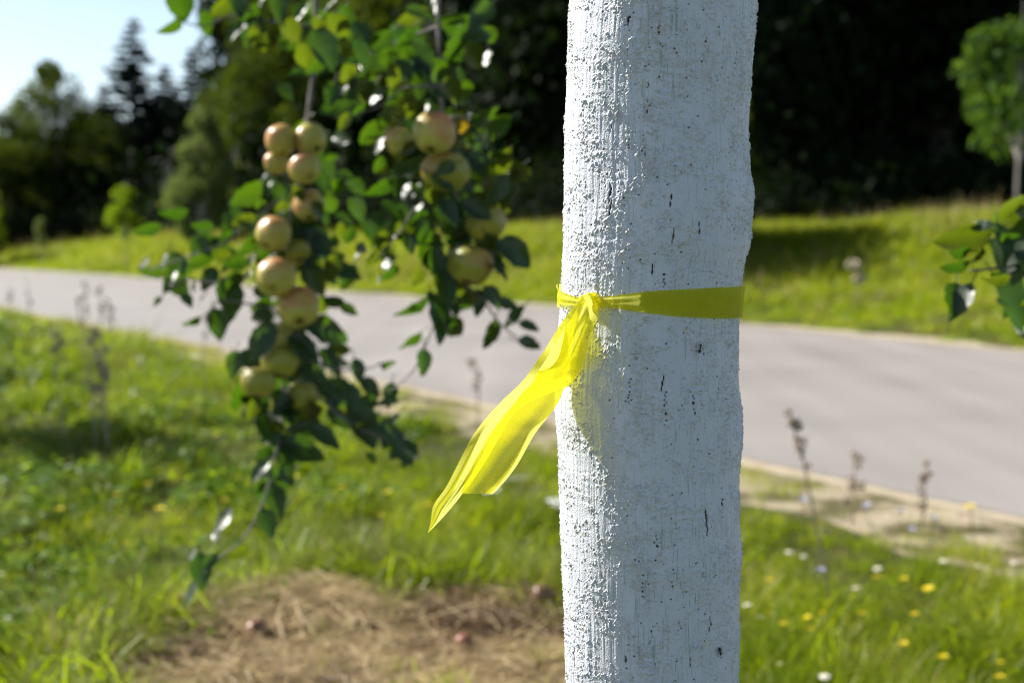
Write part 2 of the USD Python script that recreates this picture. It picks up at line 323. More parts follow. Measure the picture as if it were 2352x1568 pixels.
def strip(y, x0, x1, z, cols=6):
    u = np.linspace(0, 1, cols)
    Xs = x0[:, None] * (1 - u) + x1[:, None] * u
    return np.stack([Xs, np.repeat(y[:, None], cols, 1), np.full_like(Xs, z)], -1).reshape(-1, 3), grid_faces(len(y), cols)
yy = np.linspace(-11, 75, 500)
wob = (meshkit.fbm(np.stack([yy * 2.5, 0 * yy, 0 * yy], 1), 3, 2) - 0.5)
tag(part(None, "road", strip(yy, near_x(yy), far_x(yy), 0.012, 10), "asphalt"), kind="structure")
tag(part(None, "sandy_verge", strip(yy, near_x(yy) - 0.95 + wob * 0.6, near_x(yy) + 0.02, 0.004), "sandy_gravel"), kind="structure")
tag(part(None, "sandy_edge", strip(yy, near_x(yy) - 0.15 + wob * 0.16, near_x(yy) + 0.01, 0.008), "sand"), kind="structure")
wob2 = (meshkit.fbm(np.stack([yy * 1.6, 0 * yy, 0 * yy], 1), 3, 12) - 0.5)
tag(part(None, "sandy_edge", strip(yy, far_x(yy) - 0.15, far_x(yy) + 0.24 + wob2 * 0.9, 0.016), "sand"), kind="structure")

# the round bed of dry cut grass under the apple branches
BED, BED_X, BED_Y = flat(850, 1670), 0.72, 1.16
def rim(ang):
    return 1 + 0.06 * np.sin(3 * ang + 1) + 0.06 * np.sin(7 * ang) + 0.05 * np.sin(13 * ang + 2)
def in_bed(x, y, grow=0.0):
    u, v = (x - BED[0]) / (BED_X + grow), (y - BED[1]) / (BED_Y + grow)
    return np.hypot(u, v) < rim(np.arctan2(v, u))
def bed_xy(r, ang):
    r = r * rim(ang)
    return BED[0] + r * BED_X * np.cos(ang), BED[1] + r * BED_Y * np.sin(ang)
rr, aa = np.meshgrid(np.linspace(0, 1, 40), np.linspace(0, 2 * np.pi, 140, endpoint=False), indexing="ij")
bx, by = bed_xy(rr * 1.1, aa)
def bed_z(x, y):
    p = np.stack([x, y, 0 * np.asarray(x)], -1)
    r = np.hypot((x - BED[0]) / BED_X, (y - BED[1]) / BED_Y)
    return height(x, y) + 0.03 * np.clip(1.1 - r, 0, 0.5) * 2 + 0.004 + np.clip(meshkit.fbm(p * 4.5, 3, 21) - 0.45, -.25, 1) * 0.17 * np.clip(1.08 - r, 0, 0.2) * 5
tag(part(None, "mulch_bed", (np.stack([bx, by, bed_z(bx, by) + 0.006], -1).reshape(-1, 3), grid_faces(40, 140, True)), "dark_soil", smooth=True), kind="structure")

# ------------------------------------------------------------------ the white trunk
L_PX = [(-60, 1312), (0, 1308), (100, 1300), (200, 1300), (300, 1298), (400, 1296), (500, 1292), (560, 1290), (600, 1288), (660, 1287), (700, 1285), (750, 1282), (850, 1279),
        (900, 1276), (950, 1276), (1000, 1282), (1050, 1284), (1100, 1283), (1200, 1285), (1270, 1288), (1330, 1289), (1450, 1293), (1568, 1297), (1640, 1299)]
R_PX = [(-60, 1745), (0, 1742), (100, 1735), (200, 1726), (300, 1720), (400, 1725), (440, 1733), (500, 1731), (560, 1727), (600, 1714), (660, 1706), (700, 1703), (750, 1698), (850, 1698),
        (900, 1700), (950, 1704), (1000, 1705), (1050, 1701), (1100, 1699), (1200, 1702), (1270, 1706), (1330, 1699), (1450, 1699), (1568, 1697), (1640, 1697)]
TY = 1.10
def trunk_axis(z):
    """Centre x and radius of the trunk at height z."""
    z = np.asarray(z, float)
    dz, dy = z - EYE, TY
    d = dy * CP + dz * SP
    py = 784 - ((-dy * SP + dz * CP) / d) / K
    py = np.clip(py, -60, 1640)
    l, r = (np.interp(py, *np.array(P).T) for P in (L_PX, R_PX))
    tl, tr = (l - 1176) * K * d / TY, (r - 1176) * K * d / TY
    al, ar = np.arctan(tl), np.arctan(tr)
    mid, half = (al + ar) / 2, (ar - al) / 2
    cx = TY * np.tan(mid)
    return cx, np.hypot(cx, TY) * np.sin(half) - 0.0006
DZ, DT = 0.00041, 0.0058
zf = np.arange(0.79, 1.35, DZ)
zs = np.concatenate([np.linspace(-0.02, 0.775, 60), zf, np.linspace(1.36, 2.0, 40)])
fine = np.arange(-1.85, 1.75, DT)
th = np.concatenate([fine, np.arange(1.76, 2 * np.pi - 1.86, 0.03)])       # 0 faces the camera, positive to the right
nz, nt = len(zs), len(th)
cx, R0 = trunk_axis(zs)
flare = 0.05 * np.exp(-np.maximum(zs, 0) / 0.09)
R0 = R0 + flare
T, Z = np.meshgrid(th, zs)
ARC = T * 0.07
P3 = np.stack([np.cos(T) * 0.07, np.sin(T) * 0.07, Z], -1)
lump = (meshkit.fbm(P3 * [28, 28, 14], 3, 1) - 0.5) * 0.0036
brush = (meshkit.noise(P3 * [620, 620, 26], 2) - 0.5) * 0.0006 + (meshkit.noise(P3 * [330, 330, 12], 4) - 0.5) * 0.0005
wrinkle = (meshkit.noise(P3 * [60, 60, 330], 6) - 0.5) * 0.0006 + (meshkit.fbm(P3 * 420, 2, 16) - 0.5) * 0.0004
clump = meshkit.fbm(P3 * [75, 75, 50], 3, 8)
disp = lump + brush + wrinkle * np.clip((clump - 0.38) * 6, 0.15, 1)
crumb = np.zeros_like(disp, np.float32)
crack = np.zeros_like(disp, np.float32)
i0, i1 = 60, 60 + len(zf)
dzf, dtf = DZ, DT
NF = len(fine)
def stamp(t, z, ra, rz, hgt, arr, mode="add", power=1.3, rot=0.0):
    ci, cj = i0 + (z - zf[0]) / dzf, (t - fine[0]) / dtf
    m = 1.5 * max(ra, rz)
    wi, wj = int(m / dzf) + 2, int(m / 0.07 / dtf) + 2
    a, b, c, d = max(int(ci) - wi, i0), min(int(ci) + wi + 1, i1), max(int(cj) - wj, 0), min(int(cj) + wj + 1, NF)
    if a >= b or c >= d:
        return
    ii, jj = np.mgrid[a:b, c:d]
    dy_, dx_ = (ii - ci) * dzf, (jj - cj) * dtf * 0.07
    if rot:
        dx_, dy_ = dx_ * math.cos(rot) - dy_ * math.sin(rot), dx_ * math.sin(rot) + dy_ * math.cos(rot)
    q = np.clip(1 - (dx_ / ra) ** 2 - (dy_ / rz) ** 2, 0, 1)
    if mode == "add":
        arr[a:b, c:d] += hgt * q ** power
    else:
        arr[a:b, c:d] = np.maximum(arr[a:b, c:d], np.clip(q * hgt, 0, 1))
r2 = np.random.default_rng(11)
# crumbs of paint: thick ones on the lit left flank, finer ones round to the right
for n, lo, hi, rlo, rhi, hlo, hhi, thr in ((17000, -1.85, -0.10, 0.0004, 0.0009, 0.0002, 0.0009, 0.41), (1500, -1.85, -0.2, 0.0008, 0.0015, 0.0004, 0.0012, 0.48), (24000, -0.25, 1.75, 0.0004, 0.0009, 0.0002, 0.001, 0.36), (2600, 0.8, 1.75, 0.0006, 0.0011, 0.0005, 0.0011, 0.38), (900, -0.1, 1.75, 0.0008, 0.0016, 0.0003, 0.0007, 0.5)):
    for _ in range(n):
        t, z = r2.uniform(lo, hi), r2.uniform(zf[0], zf[-1])
        j, i = int(np.clip((t - fine[0]) / dtf, 0, NF - 1)), int(np.clip(i0 + (z - zf[0]) / dzf, i0, i1 - 1))
        if r2.random() > np.clip((clump[i, j] - thr) * 6, 0.10, 1):
            continue
        ra = r2.uniform(rlo, rhi)
        stamp(t, z, ra, ra * r2.uniform(0.5, 2.4), hlo + (hhi - hlo) * r2.random() ** 1.8, disp, power=r2.uniform(0.8, 2.2), rot=r2.normal(0, 0.7))
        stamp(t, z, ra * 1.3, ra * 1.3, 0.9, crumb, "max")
# open bark: chains of short slits one above another, a few longer gashes
def chain(t, z, length, size=1.0):
    y, drift = z, 0.0
    while y > z - length:
        w = r2.uniform(0.0004, 0.0013) * size
        hgt = r2.uniform(0.0003, 0.0008) * size * r2.choice([1, 1, 1, 1.6, 3.0])
        drift += r2.normal(0, 0.008)
        tt = t + drift + r2.normal(0, 0.010)
        stamp(tt, y, w, hgt, r2.uniform(0.8, 3.0), crack, "max", rot=r2.uniform(-0.7, 0.7))
        stamp(tt, y, w * 1.1, hgt * 1.1, -0.0009, disp, power=0.6)
        y -= hgt * 2 + r2.choice([0.0006, 0.0012, 0.002, 0.008]) * r2.uniform(0.6, 1.5)
def gash(t, z, length, w=0.0012):
    for k in np.linspace(0, 1, max(int(length / 0.002), 2)):
        tt, y = t + math.sin(k * 5 + t * 9) * 0.008 + r2.normal(0, 0.004), z - k * length
        s = r2.uniform(0.6, 1.1) * math.sin(math.pi * min(max(k, 0.15), 0.85)) ** 0.5
        stamp(tt, y, w * s, 0.0022, 3.5, crack, "max")
        stamp(tt, y, w * s * 1.1, 0.0024, -0.0014, disp, power=0.6)
def on_trunk(px, py):
    """Angle round the trunk and height of the point seen at a pixel of the photograph."""
    d = ray(px, py)
    t = 1.0
    for _ in range(30):
        p = np.array([0, 0, EYE]) + d * t
        c, r = trunk_axis(p[2])
        x = np.clip((p[0] - c) / r, -0.999, 0.999)
        t = (TY - r * math.sqrt(1 - x * x)) / d[1]
    return math.asin(x), p[2]
for px_, py_, ln, w in ((1400, 425, 0.018, .0013), (1402, 465, 0.012, .0011), (1541, 452, 0.008, .001), (1606, 515, 0.008, .0012), (1402, 290, 0.005, .001), (1441, 45, .004, .0012), (1622, 1175, 0.014, .0012),
                        (1624, 1205, .010, .0008), (1522, 868, 0.012, .0008), (1632, 1420, 0.012, .0011), (1288, 1105, 0.012, .0012), (1318, 1490, 0.02, .0012), (1286, 1050, .01, .001), (1547, 530, .012, .0007),
                        (1500, 612, .006, .001), (1585, 1515, .006, .0008), (1345, 620, .006, .0008)):
    t, z = on_trunk(px_, py_)
    gash(t, z, ln * .65, w * .85)
for px_, py_, ln in ((1396, 10, .02), (1444, 40, .02), (1400, 180, .03), (1490, 100, .05), (1520, 60, .03), (1492, 190, .05), (1440, 320, .05), (1482, 340, .03), (1553, 80, .04), (1445, 575, .04), (1420, 780, .05),
                    (1448, 840, .05), (1450, 900, .05), (1530, 900, .06), (1527, 630, .03), (1608, 870, .05), (1645, 650, .03), (1505, 1230, .05), (1478, 1320, .06), (1545, 1290, .04), (1640, 1300, .04), (1650, 880, .05),
                    (1590, 900, .04), (1690, 120, .04), (1685, 320, .05), (1660, 1120, .04), (1560, 1400, .05), (1395, 1380, .04), (1500, 1450, .05), (1440, 1480, .04), (1620, 700, .02), (1350, 760, .03), (1360, 1040, .03)):
    t, z = on_trunk(px_, py_)
    chain(t, z, ln * r2.uniform(0.2, 0.6), r2.uniform(0.7, 1.1))
for _ in range(330):
    t, z = r2.uniform(-1.0, 1.75), r2.uniform(zf[0], zf[-1])
    w = r2.uniform(0.0003, 0.0009)
    stamp(t, z, w, w * r2.uniform(0.5, 0.9), 3.0, crack, "max", rot=r2.uniform(-.6, .6))
    stamp(t, z, w, w, -0.0009, disp, power=0.6)
RR = R0[:, None] + disp
V = np.stack([cx[:, None] + np.sin(T) * RR, TY - np.cos(T) * RR, Z], -1).reshape(-1, 3)
tree = thing("apple_tree", "whitewashed apple tree trunk with rough painted bark, yellow ribbon tied round it", "tree")
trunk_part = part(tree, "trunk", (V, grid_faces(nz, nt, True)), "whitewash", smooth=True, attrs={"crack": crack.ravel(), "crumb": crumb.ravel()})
# the fork and limbs above the picture
top = np.array([cx[-1], TY, 1.96])
for ends in ([top, top + [-0.22, 0.45, 0.25], top + [-0.42, 1.2, 0.42], top + [-0.7, 2.2, 0.45]], [top, top + [0.05, 0.5, 0.35], top + [-0.05, 1.25, 0.40], top + [-0.1, 1.7, 0.3]], [top, top + [0.25, 0.3, 0.4], top + [0.55, 0.75, 0.5], top + [0.75, 0.95, 0.3]]):
    part(tree, "limb", tube(smooth_path(ends, 16), np.linspace(0.05, 0.014, 16), 10), "grey_bark", smooth=True)

# ------------------------------------------------------------------ the yellow ribbon
rib = thing("ribbon", "bright yellow fleece ribbon knotted round the white trunk, two tails hanging left", "ribbon")
def zpx(py, depth):
    return at(1500, py, depth)[2]
knot_t, _ = on_trunk(1362, 690)
def band(t0, t1, top_px, bot_px, n, lift, crease, rows=11):
    """A piece of the loop between two angles; top and bottom edge as pixel rows along it."""
    ts, us = np.linspace(t0, t1, n), np.linspace(0, 1, rows)
    out = []
    for k, t in enumerate(ts):
        f = k / (n - 1)
        dep = TY - math.cos(t) * 0.07
        z0, z1 = zpx(np.interp(f, *zip(*bot_px)), dep), zpx(np.interp(f, *zip(*top_px)), dep)
        for u in us:
            z = z0 + (z1 - z0) * u
            c, r = trunk_axis(z)
            rad = r + lift + crease(f, u)
            out.append([c + math.sin(t) * rad, TY - math.cos(t) * rad, z])
    return np.array(out), grid_faces(n, rows)
right = band(knot_t + 0.06, 2.2, [(0, 684), (0.06, 680), (0.2, 668), (0.45, 660), (0.8, 655), (1, 655)], [(0, 700), (0.05, 704), (0.15, 714), (0.3, 726), (0.45, 731), (0.62, 730), (0.8, 727), (1, 726)], 140, 0.0022,
             lambda f, u: 0.0020 * math.exp(-f / 0.10) * math.sin(u * 14 + 1) + 0.0035 * math.exp(-(f / 0.07) ** 2) + 0.0007 * math.sin(u * 9 + f * 5) * math.exp(-f / 0.3))
part(rib, "band", right, "ribbon_fleece", smooth=True)
back = band(2.2, 2 * np.pi - 1.75, [(0, 655), (1, 652)], [(0, 726), (1, 706)], 40, 0.0022, lambda f, u: 0.0)
part(rib, "band", back, "ribbon_fleece", smooth=True)
left = band(-1.75, knot_t - 0.02, [(0, 652), (0.30, 660), (0.6, 672), (0.85, 681), (1, 684)], [(0, 706), (0.3, 698), (0.6, 700), (0.85, 700), (1, 698)], 70, 0.0024,
            lambda f, u: 0.0026 * math.exp(-((u - 0.35) / 0.10) ** 2) * f + 0.0016 * math.sin(u * 11 + 2) * f + 0.0016 * math.exp(-((u - 0.95) / 0.1) ** 2) + 0.002 * f * f)
part(rib, "band", left, "ribbon_fleece", smooth=True)

def zoomed(x, y):
    return 947.4 + 0.3845 * x, 631.6 + 0.3845 * y
def sheet(Lp, Rp, depth, n=90, m=22):
    Lq = smooth_path([(*zoomed(*p), 0) for p in Lp], n)
    Rq = smooth_path([(*zoomed(*p), 0) for p in Rp], n)
    out = []
    for i in range(n):
        for u in np.linspace(0, 1, m):
            x, y, _ = Lq[i] * (1 - u) + Rq[i] * u
            out.append(at(x, y, depth(i / (n - 1), u) / (CP * 1.0)))
    return np.array(out), grid_faces(n, m)
def gs(x, c, w): return math.exp(-((x - c) / w) ** 2)
def front_depth(s, u):
    k = min(s / 0.26, 1); k = k * k * (3 - 2 * k)
    base = 1.024 + 0.032 * k - 0.016 * max(s - 0.35, 0)
    fold = -0.006 * gs(u, 0.66, 0.08) * gs(s, 0.20, 0.10) + 0.005 * gs(u, 0.50, 0.10) * gs(s, 0.19, 0.12)        # the bright crease near the knot
    twist = (u - 0.5) * (0.020 - 0.060 * gs(s, 0.17, 0.11) + 0.014 * gs(s, 0.40, 0.10))                             # turns its face away, then back
    ripple = (0.0022 * math.sin(u * 11 + s * 3) + 0.0006 * math.sin(u * 27 - s * 5)) * min(max((s - 0.5) * 4, 0), 1)
    curl = 0.012 * gs(u, 0.0, 0.20) * min(max((s - 0.5) * 3, 0), 1)
    dome = 0.010 * (2 * u - 1) ** 2 * gs(s, 0.0, 0.14)
    return base + fold + twist + ripple + curl + dome
front = sheet([(1004, 126), (978, 165), (890, 285), (780, 460), (650, 640), (540, 745), (380, 930), (320, 1030), (250, 1170), (200, 1265), (120, 1392), (108, 1478), (90, 1540)],
              [(1062, 110), (1104, 165), (1111, 235), (1085, 320), (1030, 480), (935, 660), (820, 703), (620, 810), (540, 930), (430, 1120), (300, 1302), (235, 1385), (92, 1538)], front_depth)
part(rib, "tail", front, "ribbon_fleece", smooth=True)
def back_depth(s, u):
    return 1.064 - 0.012 * s + (u - 0.5) * 0.020 + 0.0035 * math.sin(u * 6 + s * 7) * s - 0.006 * gs(u, 0.85, 0.2) * s
backs = sheet([(1000, 165), (900, 340), (690, 660), (500, 900), (390, 1060), (330, 1200), (288, 1303)], [(1040, 175), (985, 360), (935, 560), (880, 740), (730, 950), (620, 1140), (560, 1220), (478, 1306)], back_depth)
v, f = backs                                               # its cut end is bevelled: pull the middle of the last rows down a little
part(rib, "tail", (v, f), "ribbon_fleece", smooth=True)
# the knot: the ribbon's end passed over and tucked under, a creased lump
kc = at(1358, 693, 1.034)
sph = trimesh.creation.icosphere(4, 1.0)
kv = sph.vertices.copy()
crs = 1 + 0.10 * np.sin(kv[:, 0] * 9 + kv[:, 2] * 4) + 0.06 * np.sin(kv[:, 2] * 17 - kv[:, 0] * 6)
kv = kv * crs[:, None] * [0.0075, 0.0085, 0.0066] + kc + [0, 0.009, 0]
part(rib, "knot", (kv, sph.faces), "ribbon_fleece", smooth=True)

# ------------------------------------------------------------------ insects on the trunk
def on_bark(px, py, lift):
    t, z = on_trunk(px, py)
    c, r = trunk_axis(z)
    n = np.array([math.sin(t), -math.cos(t), 0])
    return np.array([c, TY, z]) + n * (r + lift), n, np.array([math.cos(t), math.sin(t), 0])
def blob(c, r, axes):
    s = trimesh.creation.icosphere(2, 1.0)
    return np.asarray(s.vertices) * r @ np.array(axes) + c, s.faces
def insect(name, label, cat, px, py, size, tilt, legs, fat=1.0):
    o, n, e = on_bark(px, py, 0.0018)
    up = np.array([0, 0, 1.0])
    a = up * math.cos(tilt) + e * math.sin(tilt)
    b = np.cross(a, n)
    root = thing(name, label, cat)
    segs = [("head", 0.36, 0.10 * fat), ("thorax", 0.10, 0.085 * fat), ("abdomen", -0.28, 0.15 * fat)]
    for nm, q, r in segs:
        part(root, nm, blob(o + a * q * size, np.array([r * size, r * 1.45 * size, r * size * 0.9]), [b, a, n]), "insect_shell", smooth=True)
    for s in (-1, 1):
        for k in range(legs):
            q = np.linspace(0.22, -0.05, legs)[k]
            ang = np.linspace(0.6, -0.7, legs)[k]
            p0 = o + a * q * size
            d = b * s * math.cos(ang) + a * math.sin(ang)
            p1 = p0 + d * 0.30 * size + n * 0.12 * size
            p2 = p0 + d * 0.62 * size - n * 0.0012
            part(root, "leg", tube([p0, p1, p2], 0.018 * size, 4), "insect_shell")
    if legs == 3:
        for s in (-1, 1):
            p0 = o + a * 0.45 * size
            part(root, "antenna", tube([p0, p0 + (a + b * s * 0.6) * 0.2 * size + n * 0.0004, p0 + (a * 1.0 + b * s * 1.1) * 0.35 * size], 0.012 * size, 4), "insect_shell")
insect("ant", "small dark ant climbing the shaded white bark below the yellow band", "ant", 1605, 800, 0.0068, 0.25, 3)
insect("spider", "small brown spider near the bottom right of the white trunk", "spider", 1650, 1494, 0.0062, 2.8, 4, 1.25)

# ------------------------------------------------------------------ apples
def apple_mesh(seed, squash=0.9):
    q = np.random.default_rng(seed)
    a = np.linspace(0.02, np.pi - 0.02, 26)
    ang = np.linspace(0, 2 * np.pi, 36, endpoint=False)
    Aa, G = np.meshgrid(a, ang, indexing="ij")
    rad = np.sin(Aa) ** 0.9
    z = np.cos(Aa) * squash - 0.34 * np.exp(-(rad / 0.33) ** 2) * (Aa < 1.2) + 0.22 * np.exp(-(rad / 0.26) ** 2) * (Aa > 1.9)
    wide = 1 + 0.09 * np.cos(Aa) + 0.05 * np.cos(5 * G + 0.4) * np.clip(Aa / np.pi, 0, 1) ** 2 + 0.03 * np.cos(2 * G + q.uniform(0, 6)) + 0.025 * np.sin(G + q.uniform(0, 6))
    v = np.stack([rad * wide * np.cos(G), rad * wide * np.sin(G), z], -1).reshape(-1, 3)
    v = v * (1 + 0.16 * (meshkit.fbm(v * 1.3 + seed * 7, 2, seed) - 0.5))[:, None]
    side_ = v @ np.array([math.cos(0.4), math.sin(0.4), 0.35])
    blush = np.clip(0.05 + v[:, 2] * 0.25 + side_ * 0.55 + (meshkit.fbm(v * 2.2 + seed, 3, seed) - 0.5) * 0.9 - 0.25, -0.4, 1)
    return (v, grid_faces(26, 36, True)), blush
APPLES = {}
for nm, skin, seed, sq in (("apple_pink", "apple_skin_pink", 1, 0.90), ("apple_green", "apple_skin_green", 2, 0.86), ("apple_mixed", "apple_skin_pink", 3, 0.94), ("apple_fallen", "apple_skin_fallen", 4, 0.82), ("apple_rotten", "apple_skin_rotten", 5, 0.72)):
    P = proto(nm)
    m, bl = apple_mesh(seed, sq)
    if "rotten" in nm:
        m = (m[0] * (1 + 0.28 * (meshkit.fbm(m[0] * 2.5 + 3, 3, 5)[:, None] - 0.5)), m[1])
    part(P, "skin", m, skin, True, {"blush": bl})
    star = []
    for k in range(5):
        a = k * 2 * math.pi / 5
        d = np.array([math.cos(a), math.sin(a), 0])
        p = np.array([0, 0, -sq + 0.21])
        star.append((np.array([p + d * 0.03, p + d * 0.17 + [-d[1] * 0.06, d[0] * 0.06, -0.08], p + d * 0.17 + [d[1] * 0.06, -d[0] * 0.06, -0.08], p + d * 0.24 + [0, 0, -0.2]]), np.array([[0, 1, 2], [1, 3, 2], [0, 2, 1], [1, 2, 3]])))
    star.append(blob(np.array([0, 0, -sq + 0.2]), np.array([0.13, 0.13, 0.06]), np.eye(3)))
    part(P, "calyx", join(star), "apple_calyx")
    part(P, "stalk", tube([[0, 0, sq - 0.42], [0.02, 0, sq - 0.1], [0.08, 0.03, sq + 0.22]], 0.035, 6), "apple_stalk")
    APPLES[nm] = P.GetPath()
def aim(calyx):
    """Rotation (XYZ degrees) that points an apple's calyx (-z) along the given direction."""
    z = -np.asarray(calyx, float); z /= np.linalg.norm(z)
    return math.degrees(math.asin(-z[1])) , z
def hang(kind, px, py, r, depth, calyx, spin, label, group=None):
    z = -np.asarray(calyx, float); z /= np.linalg.norm(z)
    # R = Rx(a) Ry(b) (row-vector order x, y, z: the spin about z first is baked as a last angle)
    b = math.asin(np.clip(z[0], -1, 1)); a = math.atan2(-z[1], z[2])
    t = UsdGeom.Xform.Define(stage, numbered("/World/apple"))
    t.AddTranslateOp().Set(Gf.Vec3d(*map(float, at(px, py, depth) if depth else (px, py, 0))))
    t.AddRotateXOp().Set(math.degrees(a)); t.AddRotateYOp().Set(math.degrees(b)); t.AddRotateZOp().Set(float(spin))
    s = r * K * depth
    h_ = math.sin(px * 12.9898 + py * 78.233) * .06
    t.AddScaleOp().Set(Gf.Vec3f(s * (1 + h_), s * (1 - h_ * .5), s * (1 - h_)))
    t.GetPrim().GetReferences().AddInternalReference(APPLES[kind]); t.GetPrim().SetInstanceable(True)
    return tag(t, label, "apple", group)
D1, D2 = 2.70, 2.45
SPOTS = [("apple_pink", 645, 324, 37, D1, (.2, -.4, -.9), 200, "cream apple on the lit upper left of the top cluster of four"),
    ("apple_mixed", 714, 321, 36, D1, (.5, -.5, -.7), 150, "pinkish yellow apple on the upper right of the top cluster of four"),
    ("apple_pink", 634, 375, 28, D1 + .03, (-.1, -.2, -1), 170, "small half hidden apple at lower left of the top cluster of four"),
    ("apple_pink", 700, 388, 36, D1 - .03, (.5, -.6, -.65), 230, "red cheeked apple at lower right of the top cluster of four"),
    ("apple_mixed", 710, 474, 35, D1 + .04, (.1, -.5, -.9), 210, "shaded orange apple behind leaves below the cluster of four"),
    ("apple_pink", 626, 538, 41, D1, (-.3, -.6, -.7), 220, "pink topped apple above the large calyx apple on the left branch"),
    ("apple_green", 684, 577, 29, D1 + .04, (.2, -.4, -.8), 20, "dim yellow green apple tucked right of the pink topped apple"),
    ("apple_pink", 632, 638, 45, D1 - .03, (-.05, -.75, -.6), 235, "large red and green apple showing its dark calyx, middle of left branch"),
    ("apple_mixed", 686, 706, 46, D1, (.15, -.65, -.7), 250, "shaded yellow red apple directly below the large calyx apple"),
    ("apple_green", 641, 832, 41, D1 + .02, (0, -.4, -.9), 60, "green apple half covered by a dark leaf on lower left branch"),
    ("apple_green", 594, 880, 40, D1, (-.1, -.3, -.95), 120, "yellow green apple sticking out left, low on the left branch"),
    ("apple_green", 692, 911, 37, D1 + .06, (.2, -.3, -.9), 40, "lowest shaded apple hidden behind leaves on the left branch"),
    ("apple_mixed", 655, 775, 36, D1 + .05, (.1, -.4, -.9), 90, "shaded apple squeezed between the upper column and the green apple below"),
    ("apple_mixed", 668, 600, 30, D1 + .06, (.2, -.4, -.9), 200, "small shaded apple behind the middle of the left branch"),
    ("apple_mixed", 997, 307, 48, D2, (-.15, -.45, -.85), 300, "large dusky pink apple at the top of the right branch"),
    ("apple_pink", 918, 326, 33, D2 + .06, (0, -.2, -1), 160, "smaller apple with a bright pink edge, left of the dusky pink apple"),
    ("apple_green", 1025, 397, 51, D2 + .02, (-.05, -.6, -.75), 200, "broad yellow apple with a cleft, below the dusky pink apple"),
    ("apple_green", 1116, 515, 45, D2 + .05, (.3, -.3, -.9), 10, "green apple in shade at the right of the right branch"),
    ("apple_green", 1081, 610, 52, D2 + .03, (-.2, -.3, -.9), 330, "lowest yellow green apple hanging on the right branch")]
for k, px, py, r, d, cal, spin, lab in SPOTS:
    hang(k, px, py, r * 1.05, d - .045, cal, spin, lab)
def fallen(kind, px, py, rpx, label, cal, spin):
    d = ray(px, py + rpx * .8)
    t = EYE / -d[2]
    for _ in range(12):
        g = d[:2] * t
        z = float(bed_z(np.array(g[0]), np.array(g[1]))) + 0.05
        t = (EYE - z) / -d[2]
    dist = g[1] * CP
    s = rpx * K * dist
    o = hang(kind, px, py, rpx, dist, cal, spin, label)
    o.GetAttribute("xformOp:translate").Set(Gf.Vec3d(float(g[0]), float(g[1]), z + s * 0.8))
fallen("apple_fallen", 588, 1448, 28, "reddish brown fallen apple lying on the dry grass at left", (.3, -.5, .6), 40)
fallen("apple_fallen", 1068, 1476, 26, "small red fallen apple on the dry grass beside the trunk", (.8, .1, .4), 130)
fallen("apple_rotten", 1250, 1370, 26, "dark rotten apple at the grass edge close to the white trunk", (.3, -.4, .6), 10)
fallen("apple_rotten", 516, 1421, 13, "tiny shrivelled red windfall behind the reddish brown fallen apple", (.3, -.4, .6), 80)

# ------------------------------------------------------------------ apple branches
def leaf_mesh(o, n, axis, length, width, curl, seed, cup=0.42):
    q = np.random.default_rng(seed)
    n = n / np.linalg.norm(n)
    a = axis - n * (axis @ n); a /= np.linalg.norm(a)
    b = np.cross(n, a)
    rows = 9
    t = np.linspace(0, 1, rows)
    w = width * np.sin(np.pi * t ** 0.85) ** 0.75 * (1 - 0.25 * t) * 0.5
    w[0] = w[-1] = 0.0006
    bend = curl * t * t
    v = []
    wav = q.uniform(-1, 1, rows) * 0.06 * width
    tw = q.uniform(-0.5, 0.5)
    for k in range(rows):
        c = o + a * t[k] * length - n * bend[k] * length
        for u in (-1, -0.5, 0, 0.5, 1):
            jag = 1 + (0.06 if k % 2 else -0.03) * (abs(u) == 1)
            v.append(c + b * u * w[k] * jag + n * (abs(u) ** 1.4 * w[k] * cup + wav[k] * u * u * np.sign(u) + tw * u * w[k] * t[k]))
    pet = tube([o - a * 0.018 + n * 0.004, o], 0.0009, 4, False)
    return join([(np.array(v), grid_faces(rows, 5)), pet])
CLS = {"b": (0.45, -0.70, -0.55), "d": (0.30, -0.80, 0.45), "s": (-0.62, -0.60, 0.52), "f": (-0.5, -0.7, 0.5), "o": (0.35, -0.8, -0.45), "y": (0.4, -0.8, -0.45)}
lseed = [100]
def add_leaf(root, px, py, ang, lpx, cls, depth):
    lseed[0] += 1
    q = np.random.default_rng(lseed[0])
    n = np.array(CLS[cls]) + q.normal(0, 0.16 if cls != "s" else 0.07, 3)
    a = math.radians(ang)
    ax = np.array([math.cos(a), q.normal(0, 0.25), -math.sin(a)])
    c = at(px, py, depth + q.normal(0, 0.035))
    L = lpx * K * depth * 1.06
    axn = ax - (n / np.linalg.norm(n)) * (ax @ n / np.linalg.norm(n)); axn /= np.linalg.norm(axn)
    m = {"o": "apple_leaf_olive", "y": "apple_leaf_yellow"}.get(cls, "apple_leaf")
    part(root, "leaf", leaf_mesh(c - axn * L / 2, n, ax, L, L * q.uniform(0.58, 0.74), q.uniform(0.02, 0.22) if cls != "s" else 0.04, lseed[0], 0.12 if cls == "s" else 0.42), m, smooth=True)
def twig(root, name, pts, depth, r0, r1):
    p = smooth_path([at(x, y, depth + dz) for x, y, dz in pts], 6 * len(pts))
    kn = 1 + 0.12 * np.sin(np.arange(len(p)) * 1.7)
    part(root, name, tube(p, np.linspace(r0, r1, len(p)) * kn, 8), "grey_bark", smooth=True)
    return p

